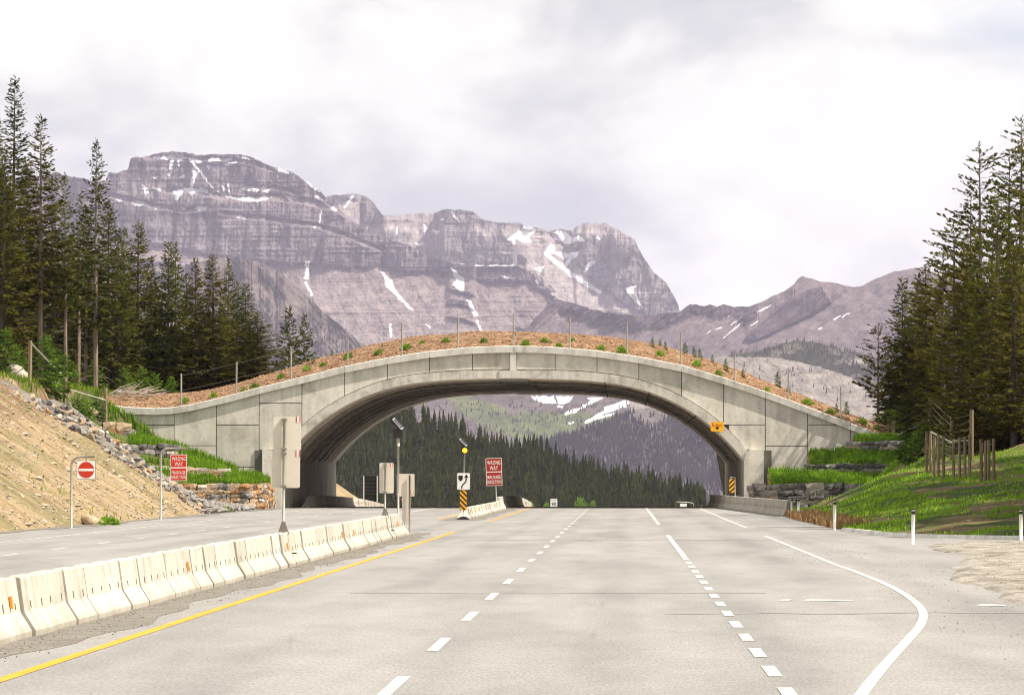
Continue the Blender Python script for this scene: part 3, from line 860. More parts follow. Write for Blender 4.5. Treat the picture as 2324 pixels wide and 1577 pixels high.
STREAK_D = [(c3((510, 1395), (595, 1347)), 1.4), (c3((335, 1480), (405, 1428)), 1.2), (c3((285, 1562), (410, 1458)), 1.1), (c3((1010, 1442), (1052, 1418)), 1.5), (c3((1062, 1426), (1112, 1398)), 1.5), (c3((465, 1482), (515, 1450)), 1.2), (c3((230, 1510), (275, 1490)), 1.5), (c3((180, 1530), (200, 1515)), 1.3), (c3((310, 1425), (330, 1415)), 1.2), (c3((905, 1510), (930, 1495)), 1.2)]


def mask_D(u, v):
    scr = 0.0
    return np.stack([cl_D(u, v), snow_mask(u, v, [], [(p, w_ * 0.35) for p, w_ in STREAK_D], 1.0), 0.40 * sm(760, 830, v) * sm(1300, 1150, u + v * 0)], -1)


MM_D = mountain_mat('rock_right', (0.045, 0.035, 0.043), (0.10, 0.078, 0.086), (0.105, 0.082, 0.092), (0.185, 0.15, 0.15))
relief('mountain', SK_D, [(1180, 905), (2400, 960)], 13600, 2.0, 140, lambda u, v: 31 + 36 * cl_D(u, v), bump_D, mask_D, MM_D, 1.3, 15, 'purplish scree mountain ridge with a small pointed summit at right')

SK_F = [(420, 600), (470, 590), (510, 585), (545, 584), (570, 590), (600, 600), (640, 622), (680, 657), (730, 702), (780, 746), (830, 786), (870, 815)]


def bump_F(u, v):
    s = u - v * 0.8
    return fbm(s / 40, (v + u) / 200, 5, 71) * 20 - ridged(s / 16, (v + u) / 120, 3, 72) * 9 + fbm(u / 7, v / 7, 3, 73) * 2.5


fs = relief('mountain', SK_F, [(420, 880), (870, 880)], 12000, 2.0, 120, lambda u, v: 36 + 20 * (fbm((u - v) / 30, v / 50, 3, 7) > 0.1), bump_F,
            lambda u, v: np.stack([(fbm((u - v) / 30, v / 50, 3, 7) > 0.1) * 0.7, np.zeros(u.shape), 0.48 * sm(-0.2, 0.3, fbm(u / 40, v / 30, 3, 81)) * sm(600, 700, v)], -1),
            mountain_mat('rock_spur', (0.06, 0.047, 0.047), (0.11, 0.09, 0.085), (0.10, 0.08, 0.072), (0.19, 0.158, 0.138), (0.025, 0.028, 0.018)), 1.6, 21, 'rocky spur dropping to the right below the tall mountain')

SK_G = [(1430, 905), (1500, 862), (1560, 830), (1600, 815), (1650, 806), (1700, 800), (1745, 790), (1780, 778), (1810, 772), (1850, 777), (1900, 788), (1960, 803), (2050, 830), (2200, 850), (2400, 870)]


def veg_G(u, v):
    a = in_poly(u, v, [(1640, 810), (1745, 780), (1810, 765), (1900, 780), (2000, 810), (2150, 840), (2150, 960), (1985, 900), (1930, 855), (1850, 830), (1760, 812)])
    return np.where(a, 0.62, 0.14) + fbm(u / 30, v / 20, 3, 91) * 0.22


gs = relief('mountain', SK_G, [(1430, 1010), (2400, 1010)], 9200, 2.2, 90, lambda u, v: 30 + 0 * u, lambda u, v: fbm((u - v) / 45, v / 60, 5, 92) * 16 + fbm(u / 7, v / 7, 3, 93) * 1.5,
            lambda u, v: np.stack([0 * u, 0 * u, np.clip(veg_G(u, v), 0, 1)], -1), mountain_mat('pale_scree', (0.22, 0.2, 0.18), (0.28, 0.25, 0.23), (0.21, 0.18, 0.16), (0.31, 0.28, 0.25), (0.045, 0.05, 0.03)), 1.4, 33, 'pale scree shoulder with scattered conifers at right')

# valley seen through the arch
SK_H = [(600, 850), (900, 850), (1000, 865), (1100, 868), (1400, 872), (1800, 870)]


def mask_H(u, v):
    w1 = v - (900 + (u - 1030) * 0.36) + fbm(u / 40, v / 20, 3, 5) * 9
    green = sm(-26, -6, w1) * sm(60, 30, w1) * (u < 1330)
    bench = sm(0, 10, v - (928 + (u - 1240) * 0.06) + fbm(u / 25, v / 12, 3, 8) * 5) * sm(1022, 1000, v + (1430 - u) * 0.03) * (u > 1180) * (u < 1470)
    g = np.maximum(green, bench) * 0.75 + fbm(u / 10, v / 5, 3, 6) * 0.30
    scree = in_poly(u, v, [(930, 880), (1010, 895), (1060, 950), (1110, 1000), (1060, 1000), (980, 930)])
    g = np.where(scree, 0.12, g)
    sn = snow_mask(u, v, [[(1205, 899), (1255, 899), (1262, 914), (1238, 916), (1215, 908)], [(1262, 899), (1302, 899), (1290, 914), (1268, 918)], [(1332, 902), (1370, 902), (1345, 914)], [(1262, 921), (1280, 921), (1275, 927)]],
                   [([(1285, 938), (1310, 930), (1340, 914)], 2.2), ([(1330, 958), (1370, 936), (1420, 920)], 2.2), ([(1375, 928), (1400, 918), (1430, 910)], 3.0), ([(1345, 952), (1390, 940)], 1.6), ([(1290, 960), (1300, 958)], 1.2)])
    return np.stack([np.clip(0.35 + fbm(u / 20, v / 20, 3, 1), 0, 0.6), sn, np.clip(g, 0, 1)], -1)


hs = relief('mountain', SK_H, [(600, 1070), (1800, 1070)], 11000, 2.2, 110, lambda u, v: 26 + 0 * u, lambda u, v: fbm(u / 120, v / 50, 4, 95) * 30 + fbm(u / 14, v / 9, 3, 96) * 2.5, mask_H,
            mountain_mat('alpine_valley', (0.09, 0.075, 0.075), (0.14, 0.12, 0.115), (0.10, 0.085, 0.08), (0.16, 0.138, 0.125), (0.115, 0.135, 0.062)), 0.5, 35, 'hazy green alpine valley floor with snow strips beyond the arch')

SK_I = [(1080, 1085), (1150, 1040), (1200, 1012), (1250, 995), (1300, 985), (1350, 966), (1400, 944), (1450, 929), (1490, 924), (1540, 932), (1600, 958), (1660, 990), (1760, 1030)]
is_ = relief('wooded_hill', SK_I, [(1080, 1190), (1760, 1190)], 8600, 3.0, 70, lambda u, v: 26 + 0 * u, lambda u, v: fbm((u - v) / 70, v / 80, 4, 97) * 26 + fbm(u / 12, v / 12, 3, 98) * 2,
             lambda u, v: np.stack([0 * u, 0 * u, np.clip(0.52 - 0.4 * sm(40, 0, np.hypot((u - 1470) / 2.0, v - 950)) + fbm(u / 30, v / 20, 3, 99) * 0.2, 0, 1)], -1),
             mountain_mat('wooded_ground', (0.14, 0.12, 0.11), (0.18, 0.16, 0.15), (0.13, 0.11, 0.105), (0.2, 0.175, 0.165), (0.028, 0.028, 0.02)), 0.8, 37, 'hazy purplish wooded hillside seen through the arch')

# near dark forest hill beyond the arch
TOP_J = [(640, 880), (800, 912), (860, 925), (928, 950), (970, 965), (1022, 984), (1073, 996), (1108, 1012), (1160, 1025), (1194, 1038), (1246, 1050), (1291, 1067), (1346, 1088), (1374, 1098), (1415, 1112), (1478, 1124), (1522, 1130), (1550, 1142), (1600, 1165), (1680, 1180)]
jr = relief('forest_hill', TOP_J, [(640, 1215), (1680, 1215)], 2150, 8.0, 50, lambda u, v: 8.5 + 0 * u, lambda u, v: fbm(u / 120, v / 60, 3, 40) * 12,
            lambda u, v: np.stack([0 * u, 0 * u, 0.9 + 0 * u], -1), mountain_mat('forest_floor', (0.1, 0.09, 0.07), (0.14, 0.12, 0.1), (0.08, 0.08, 0.05), (0.12, 0.11, 0.07), (0.03, 0.038, 0.015), k=4), 0.3, 41, 'forest floor of the dark hill beyond the arch')

# ------------------------------------------------------------------ small conifers for far slopes


def cone_tree(seed, tiers=7, n=7, ragged=0.35, width=0.17):
    """ragged small conifer, unit height"""
    r = np.random.default_rng(seed); V = []; Fc = []
    for k in range(tiers):
        z0 = 0.06 + 0.86 * k / tiers; rr = width * (1 - k / tiers) ** 0.85 + 0.012; z1 = z0 + 1.75 / tiers * (0.9 if k < tiers - 1 else 1)
        c = len(V); V.append((0, 0, min(z1, 1.0)))
        ph = r.uniform(0, 6.28)
        for i in range(n * 2):
            a = ph + math.pi * i / n
            q = rr * (1 if i % 2 == 0 else 0.5) * r.uniform(1 - ragged, 1 + ragged)
            V.append((q * math.cos(a), q * math.sin(a), z0 - 0.03 * (i % 2 == 0) + r.uniform(-0.015, 0.015)))
        for i in range(n * 2): Fc.append((c, c + 1 + i, c + 1 + (i + 1) % (n * 2)))
    return np.array(V), np.array(Fc)


def scatter_mesh(protos, pos, hgt, wid=1.0):
    Vs, Fs, o = [], [], 0
    for i, (p, h) in enumerate(zip(pos, hgt)):
        v, f = protos[i % len(protos)]
        a = RNG.uniform(0, 6.28); ca, sa = math.cos(a), math.sin(a)
        q = v.copy(); x = (v[:, 0] * ca - v[:, 1] * sa) * h * wid; y = (v[:, 0] * sa + v[:, 1] * ca) * h * wid
        q[:, 0] = x + p[0]; q[:, 1] = y + p[1]; q[:, 2] = v[:, 2] * h + p[2]
        Vs.append(q); Fs.append(f + o); o += len(v)
    return np.concatenate(Vs), np.concatenate(Fs)


tiny = [cone_tree(100 + i, 3, 4, 0.3, 0.19) for i in range(4)]


def sample_relief(rs, cnt, test, seed):
    us, u, v, Y, Pw = rs
    r = np.random.default_rng(seed); out = []
    R, Cc = u.shape
    tries = 0
    while len(out) < cnt and tries < cnt * 40:
        tries += 1
        i, j = r.integers(1, R - 1), r.integers(1, Cc - 1)
        if r.uniform() < test(u[i, j], v[i, j]):
            fi, fj = r.uniform(), r.uniform()
            p = Pw[i, j] * (1 - fi) * (1 - fj) + Pw[i + 1, j] * fi * (1 - fj) + Pw[i, j + 1] * (1 - fi) * fj + Pw[i + 1, j + 1] * fi * fj
            out.append(p)
    return np.array(out)


pt = sample_relief(fs, 700, lambda u, v: float(sm(600, 760, v) * sm(0.42, 0.6, vnoise(u / 30, v / 20, 6))), 1)
o = add('far_conifers', np_mesh('far_conifers', *scatter_mesh(tiny, pt, RNG.uniform(5.2, 11.0, len(pt))), M['needle_hill']))
tag(o, 'tiny scattered conifers dotting the rocky spur', None, None, 'stuff')
pt = sample_relief(gs, 800, lambda u, v: float(np.clip(veg_G(np.array(u), np.array(v)), 0.02, 1) ** 2), 2)
o = add('far_conifers', np_mesh('far_conifers', *scatter_mesh(tiny, pt, RNG.uniform(5.2, 11.0, len(pt))), M['needle_hill']))
tag(o, 'small dark conifers clustered on the pale scree shoulder', None, None, 'stuff')


def t_I(u, v): return 0.08 if math.hypot((u - 1475) / 2.0, v - 948) < 20 else 1.0


pt = sample_relief(is_, 7500, t_I, 3)
o = add('hillside_forest', np_mesh('hillside_forest', *scatter_mesh(tiny, pt, RNG.uniform(8.0, 14.5, len(pt)), 1.0), M['needle_hill']))
tag(o, 'dense hazy conifer forest covering the purplish hillside', None, None, 'stuff')
pt = sample_relief(hs, 1500, lambda u, v: float(sm(0.45, 0.62, vnoise((u - v) / 35, v / 9, 16)) * sm(905, 930, v)), 4)
o = add('far_conifers', np_mesh('far_conifers', *scatter_mesh(tiny, pt, RNG.uniform(6.0, 11.0, len(pt))), M['needle_hill']))
tag(o, 'thin bands of conifers across the green alpine valley', None, None, 'stuff')

# dark forest: nearest and ridge trees are individuals, the rest one mass
mid = [cone_tree(200 + i, 11, 7, 0.38, 0.15) for i in range(7)]
us, u_, v_, Y_, Pw_ = jr
cand = sample_relief(jr, 2100, lambda u, v: 1.0, 5)
uu = cand[:, 0] / cand[:, 1] * F + 1414; vv = 1082 - (cand[:, 2] - CAM_H) / cand[:, 1] * F
keep = (uu > 720) & (uu < 1600) & (vv < 1200)
cand = cand[keep]; uu = uu[keep]; vv = vv[keep]
top_v = np.interp(uu, *zip(*TOP_J))
front = vv - top_v
hg = RNG.uniform(7.0, 13.5, len(cand)) * np.where(uu > 1380, 1.12, 1.0) * (0.85 + 0.3 * vnoise(cand[:, 0] * 0.05, cand[:, 1] * 0.02, 8))
score = hg / cand[:, 1] + (front < 12) * 1.0 + (vv > 1120) * (vv < 1165) * 0.6
order = np.argsort(-score)
ind, rest = order[:240], order[240:]
fmesh = [np_mesh('far_spruce', v, f, M['needle_far']) for v, f in mid]
for k, i in enumerate(ind):
    p = cand[i]; h = hg[i]
    o = add('far_spruce', fmesh[k % 7], None, p, (0, 0, RNG.uniform(0, 6.28)), (h, h, h))
    tag(o, 'dark spruce on the forested hill seen through the arch', 'spruce tree', 'spruces on the hill beyond the arch')
o = add('forest_mass', np_mesh('forest_mass', *scatter_mesh(mid, cand[rest], hg[rest]), M['needle_far']))
tag(o, 'dense dark spruce forest covering the hill beyond the arch', None, None, 'stuff')

# ------------------------------------------------------------------ wildlife overpass
BY0, BY1 = 318.0, 378.0
MPX = BY0 / F


def bx(u): return float(Wn(u, 1082, BY0)[0])
def bz(v, u=1165): return float(Wn(u, v, BY0)[2])


COP = [(230, 917), (248, 919), (300, 924), (350, 926), (390, 924), (430, 918), (460, 911), (520, 897), (590, 878), (685, 855), (780, 831), (880, 811), (970, 797), (1060, 788), (1120, 785.5), (1165, 785), (1210, 785.5), (1260, 787.5), (1360, 796), (1450, 809), (1550, 829), (1640, 856), (1740, 889), (1835, 924), (1930, 960), (2010, 990), (2030, 998)]
CX = [bx(u) for u, v in COP]; CZ = [bz(v) for u, v in COP]
CZ = list(np.array(CZ))


def cop_z(x): return np.interp(x, CX, CZ)


XC = -6.85
DXS = [0, 2.4, 4.6, 6.8, 8.7, 10.35, 12.0, 13.2, 14.0, 14.35]
ZS = [8.06, 8.03, 7.93, 7.66, 7.15, 6.42, 5.36, 4.3, 3.42, 2.98]


def smooth_curve(xs, zs, n):
    """arch curve resampled (cubic through the surveyed points)"""
    t = np.concatenate([[0], np.cumsum(np.hypot(np.diff(xs), np.diff(zs)))])
    T = np.linspace(0, t[-1], n)
    mx = np.gradient(xs, t); mz = np.gradient(zs, t); mz[0] = 0
    i = np.clip(np.searchsorted(t, T, side='right') - 1, 0, len(t) - 2)
    h = t[i + 1] - t[i]; s = (T - t[i]) / h
    h00 = 2 * s ** 3 - 3 * s ** 2 + 1; h10 = s ** 3 - 2 * s ** 2 + s; h01 = -2 * s ** 3 + 3 * s ** 2; h11 = s ** 3 - s ** 2
    xs, zs = np.array(xs), np.array(zs)
    return h00 * xs[i] + h10 * h * mx[i] + h01 * xs[i + 1] + h11 * h * mx[i + 1], h00 * zs[i] + h10 * h * mz[i] + h01 * zs[i + 1] + h11 * h * mz[i + 1]


AX, AZ = smooth_curve(DXS, ZS, 40)
tx, tz = np.gradient(AX), np.gradient(AZ)
ln = np.hypot(tx, tz); NX, NZ = -tz / ln, tx / ln          # outward normal
LIP = 0.54
EX, EZ = AX + NX * LIP, AZ + NZ * LIP


def arch_out(dx):
    """top of the arch rib at distance dx from the crown line"""
    return float(np.interp(abs(dx), EX, EZ, right=0.0)) if abs(dx) <= EX[-1] else 0.0


bridge = empty('wildlife_overpass', (XC, BY0, 0), 'concrete arch wildlife overpass with earth on top spanning the highway', 'bridge')


def bl(x, y, z): return (x - XC, y - BY0, z)


# panels
JOINTS = [248, 298, 395, 491, 588, 685, 782, 879, 975, 1072, 1158, 1172, 1260, 1355, 1450, 1547, 1642, 1737, 1833, 1930, 2012]
HJ = {(298, 395): [964], (395, 491): [1011], (491, 588): [964, 1060], (588, 685): [914, 1021], (1642, 1737): [964], (1737, 1833): [1012], (1833, 1930): [964]}
GAP = 0.022
COPH = 0.42


def ground_face(x):
    if x < -21: return 0.9 + 0.33 * max(0, -22 - x)
    if x > 8: return 0.9 + 0.42 * max(0, x - 9)
    return -0.3


def panel_cells(x0, x1, cuts):
    zs = [99.0] + sorted([bz(v) for v in cuts], reverse=True) + [-99.0]
    xs = np.linspace(x0 + GAP, x1 - GAP, 9)
    for a, b in zip(zs[:-1], zs[1:]):
        top, bot = [], []
        for x in xs:
            t = min(float(cop_z(x)) - COPH * 0.9, a - GAP)
            lo = ground_face(x) - 0.6 if abs(x - XC) > 14.9 else arch_out(x - XC) + 0.045
            if 14.1 < abs(x - XC) <= 14.9: lo = 3.66
            q = max(lo, b + GAP)
            top.append((x, t)); bot.append((x, q))
        ok = [i for i in range(9) if top[i][1] > bot[i][1] + 0.02]
        if len(ok) < 2: continue
        yield [top[i] for i in ok], [bot[i] for i in ok]


for ua, ub in zip(JOINTS[:-1], JOINTS[1:]):
    if ua == 1158: continue
    x0, x1 = bx(ua), bx(ub)
    for top, bot in panel_cells(x0, x1, HJ.get((ua, ub), [])):
        poly = [(x - XC, z) for x, z in top] + [(x - XC, z) for x, z in reversed(bot)]
        MB().slab(poly, -0.0 + random.uniform(0, 0.006), 0.13).build('wall_panel', M['panel'], bridge)
# joint backing behind the panels, coloured dark for the joint shadow
xs = np.linspace(bx(248), bx(2012), 160)
V = []
for x in xs:
    lo = ground_face(x) - 0.6 if abs(x - XC) > 14.9 else (3.0 if abs(x - XC) > 14.1 else arch_out(x - XC) - 0.05)
    V += [bl(x, BY0 + 0.09, float(cop_z(x)) - 0.2), bl(x, BY0 + 0.09, min(lo, float(cop_z(x)) - 0.3))]
add('joint_backing', np_mesh('joint_backing', np.array(V), grid_faces(160, 2), M['core']), bridge)
# central pilaster
xa, xb = bx(1158), bx(1172)
MB().slab([(xa - XC, 8.587), (xb - XC, 8.587), (xb - XC, float(cop_z(xb)) - COPH * 0.85), (xa - XC, float(cop_z(xa)) - COPH * 0.85)], -0.16, 0.1).build('centre_pilaster', M['coping'], bridge)
# coping in lengths
cj = [bx(u) for u in (248, 395, 588, 782, 975, 1165, 1355, 1547, 1737, 1930, 2012)]
for x0, x1 in zip(cj[:-1], cj[1:]):
    xs = np.linspace(x0 + 0.008, x1 - 0.008, 14); V = []
    for x in xs:
        z = float(cop_z(x))
        V += [bl(x, BY0 - 0.2, z - COPH), bl(x, BY0 - 0.22, z - 0.03), bl(x, BY0 - 0.18, z), bl(x, BY0 + 0.28, z + 0.01), bl(x, BY0 + 0.3, z - COPH)]
    Fq = []
    for i in range(13):
        for k in range(5): Fq.append((i * 5 + k, i * 5 + (k + 1) % 5, (i + 1) * 5 + (k + 1) % 5, (i + 1) * 5 + k))
    me = bpy.data.meshes.new('coping'); me.from_pydata(V, [], Fq + [(4, 3, 2, 1, 0), tuple(65 + k for k in range(5))]); me.materials.append(M['coping']); me.update()
    add('coping', me, bridge)


def ring(y0, y1, side, inner, depth, i0=0, i1=40, mat=None, name='arch_segment', shade_front=False):
    """half of an arch ring between two distances; side is +1 or -1"""
    V = []; Fq = []
    ax = AX[i0:i1] + NX[i0:i1] * inner; az = AZ[i0:i1] + NZ[i0:i1] * inner
    ox = AX[i0:i1] + NX[i0:i1] * (inner + depth); oz = AZ[i0:i1] + NZ[i0:i1] * (inner + depth)
    n = i1 - i0
    for y in (y0, y1):
        for x, z in zip(ax, az): V.append((side * x, y - BY0, z))
        for x, z in zip(ox, oz): V.append((side * x, y - BY0, z))
    A = lambda k, i: k * n + i
    for i in range(n - 1):
        Fq += [(A(0, i), A(0, i + 1), A(2, i + 1), A(2, i)), (A(1, i), A(3, i), A(3, i + 1), A(1, i + 1)), (A(0, i), A(1, i), A(1, i + 1), A(0, i + 1)), (A(2, i), A(2, i + 1), A(3, i + 1), A(3, i))]
    Fq += [(A(0, 0), A(2, 0), A(3, 0), A(1, 0)), (A(0, n - 1), A(1, n - 1), A(3, n - 1), A(2, n - 1))]
    me = np_mesh(name, np.array(V), np.array(Fq), mat)
    if shade_front:  # near end faces painted dark as the shade of recessed joints
        me.materials.append(M['groove_shade'])
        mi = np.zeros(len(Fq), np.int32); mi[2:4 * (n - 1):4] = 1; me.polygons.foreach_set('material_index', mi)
    return add(name, me, bridge)


# front rib, in pieces
for side in (-1, 1):
    ring(BY0 - 0.2, BY0 + 0.25, side, 0.0, LIP, 2, 40, M['rib'], 'arch_rib')
MB().box((0, 0.0, 8.33), (1.75, 0.5, 0.5)).build('crown_block', M['rib'], bridge)
# soffit rings with open joints
yy = BY0 + 0.26; k = 0
while yy < BY1 - 0.4:
    L = random.choice((1.0, 1.5, 2.0, 2.6)); y2 = min(yy + L, BY1)
    for side in (-1, 1):
        off = (0.0, 0.05, 0.025, 0.07, 0.01, 0.045)[k % 6]
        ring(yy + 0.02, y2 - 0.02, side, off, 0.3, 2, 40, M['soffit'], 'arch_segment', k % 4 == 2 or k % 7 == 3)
    yy = y2; k += 1
for side in (-1, 1):
    ring(BY0 + 0.3, BY1 - 0.05, side, 0.12, 0.5, 1, 40, M['core'], 'joint_backing')
    # cross joints running along the vault
    for i in ((14, 21, 29) if side > 0 else ()):
        V = []
        for y in (BY0 + 0.3, BY1):
            for j, q in ((i, -0.012), (i, -0.012)):
                pass
        a = Vector((side * (AX[i] - NX[i] * 0.012), 0.3, AZ[i] - NZ[i] * 0.012)); t = Vector((side * tx[i], 0, tz[i])).normalized() * 0.028
        b = a + Vector((0, BY1 - BY0 - 0.5, 0))
        MB().poly([a - t, a + t, b + t, b - t], [(0, 1, 2, 3)]).build('vault_joint', M['core'], bridge)
MB().box((0, (BY1 - BY0) / 2 + 0.25, 8.2), (1.7, BY1 - BY0 - 0.3, 0.36)).build('crown_strip', M['abut'], bridge)
# abutments, pilasters and the dark strips beside them
for side in (-1, 1):
    xi = side * 14.36
    MB().box((xi + side * 0.75, 30.0, 0.9), (1.5, 59.0, 4.2)).build('abutment_wall', M['abut'], bridge)
    pil = [(xi, -0.6), (xi, 2.95), (xi + side * 0.16, 3.6), (xi + side * 1.22, 3.64), (xi + side * 1.22, -0.6)]
    MB().slab(pil, -0.62, 0.45).build('pilaster', M['panel'], bridge)
    MB().box((xi + side * 1.46, -0.03, 1.5), (0.5, 0.1, 4.2)).build('stained_strip', M['stain'], bridge)
    MB().box((xi + side * 0.68, 60.2, 1.2), (1.3, 0.5, 4.4)).build('pilaster', M['panel'], bridge)
# far face wall above the arch
xs = np.linspace(-33, 17, 80); V = []
for x in xs:
    lo = 0.0 if abs(x - XC) > 14.3 else float(np.interp(abs(x - XC), AX, AZ)) + 0.02
    V += [bl(x, BY1, float(cop_z(x))), bl(x, BY1, lo)]
add('far_wall', np_mesh('far_wall', np.array(V), grid_faces(80, 2), M['panel']), bridge)

# earth on top
SOIL = [(100, 893), (248, 897), (330, 895), (390, 894), (450, 890), (540, 871), (640, 841), (720, 816), (780, 801), (840, 785), (940, 766), (1040, 757), (1100, 754), (1165, 753), (1230, 755), (1300, 760), (1400, 768), (1500, 785), (1600, 815), (1700, 851), (1800, 891), (1900, 930), (2000, 966), (2080, 992), (2200, 1010)]
SXp = [float(Wn(u, v, 325)[0]) for u, v in SOIL]; SZp = [float(Wn(u, v, 325)[2]) for u, v in SOIL]


def soil_z(x, y):
    x = np.asarray(x, float); y = np.asarray(y, float)
    lo = cop_z(x) - 0.06; hi = np.interp(x, SXp, SZp)
    f = sm(BY0 + 0.1, 325, y) ** 0.75
    g = sm(BY1 - 0.2, BY1 - 6, y)
    z = lo + (hi - lo) * np.minimum(f, g)
    return z + fbm(x * 0.7, y * 0.7, 4, 3) * 0.12 * sm(BY0 + 0.2, BY0 + 1.2, y)


xs = np.arange(-46, 22, 0.3); ys = np.concatenate([[BY0 + 0.2], np.arange(BY0 + 0.5, 327, 0.3), np.arange(328, 376, 2.5), [376.5, 377.3, BY1]])
X, Y = np.meshgrid(xs, ys)
Z = soil_z(X, Y)
Z[0] -= 0.1
soil = add('overpass_earth', np_mesh('overpass_earth', np.stack([X, Y, Z], -1).reshape(-1, 3), grid_faces(*X.shape), M['mulch'], True))
tag(soil, 'brown mulched earth heaped over the arch bridge', None, None, 'structure')

# chips scattered on it


def scatter_bits(name, pos, size, mat, label, flat_=0.35, parent=None, long=1.6):
    n = len(pos)
    base = np.array([(1, 0, 0), (-1, 0, 0), (0, 1, 0), (0, -1, 0), (0, 0, 1), (0, 0, -1)], float)
    f0 = np.array([(0, 2, 4), (2, 1, 4), (1, 3, 4), (3, 0, 4), (2, 0, 5), (1, 2, 5), (3, 1, 5), (0, 3, 5)])
    a = RNG.uniform(0, 6.28, n); ca, sa = np.cos(a), np.sin(a)
    j = base[None] * RNG.uniform(0.6, 1.3, (n, 6, 1)) * np.stack([size * long, size, size * flat_ * 2], -1)[:, None, :]
    tl = RNG.uniform(-0.5, 0.5, n)[:, None]
    x = j[..., 0]; z = j[..., 2] + x * tl
    y = j[..., 1]
    V = np.stack([x * ca[:, None] - y * sa[:, None], x * sa[:, None] + y * ca[:, None], z], -1) + pos[:, None, :]
    Fc = f0[None] + (np.arange(n) * 6)[:, None, None]
    o = add(name, np_mesh(name, V.reshape(-1, 3), Fc.reshape(-1, 3), mat), parent)
    return tag(o, label, None, None, 'stuff')


n = 9000
x = RNG.uniform(-36, 19, n); y = BY0 + 0.4 + RNG.uniform(0, 1, n) ** 1.3 * 9
scatter_bits('mulch_chips', np.stack([x, y, soil_z(x, y) + 0.01], -1), RNG.uniform(0.03, 0.085, n), M['chip'], 'coarse wood chips strewn over the overpass earth')

# ------------------------------------------------------------------ conifers


def sprays(P0, D, L, Wd, roll):
    """flat needle sprays: rhombs from P0 along D"""
    n = len(P0)
    up = np.tile(np.array([[0, 0, 1.0]]), (n, 1))
    s = np.cross(D, up); s /= np.maximum(np.linalg.norm(s, axis=1, keepdims=True), 1e-6)
    t = np.cross(s, D)
    sd = s * np.cos(roll)[:, None] + t * np.sin(roll)[:, None]
    a = P0; b = P0 + D * (L * 0.45)[:, None] + sd * (Wd / 2)[:, None]; c = P0 + D * L[:, None]; d = P0 + D * (L * 0.45)[:, None] - sd * (Wd / 2)[:, None]
    V = np.stack([a, b, c, d], 1).reshape(-1, 3)
    return V, np.arange(n * 4).reshape(-1, 4)


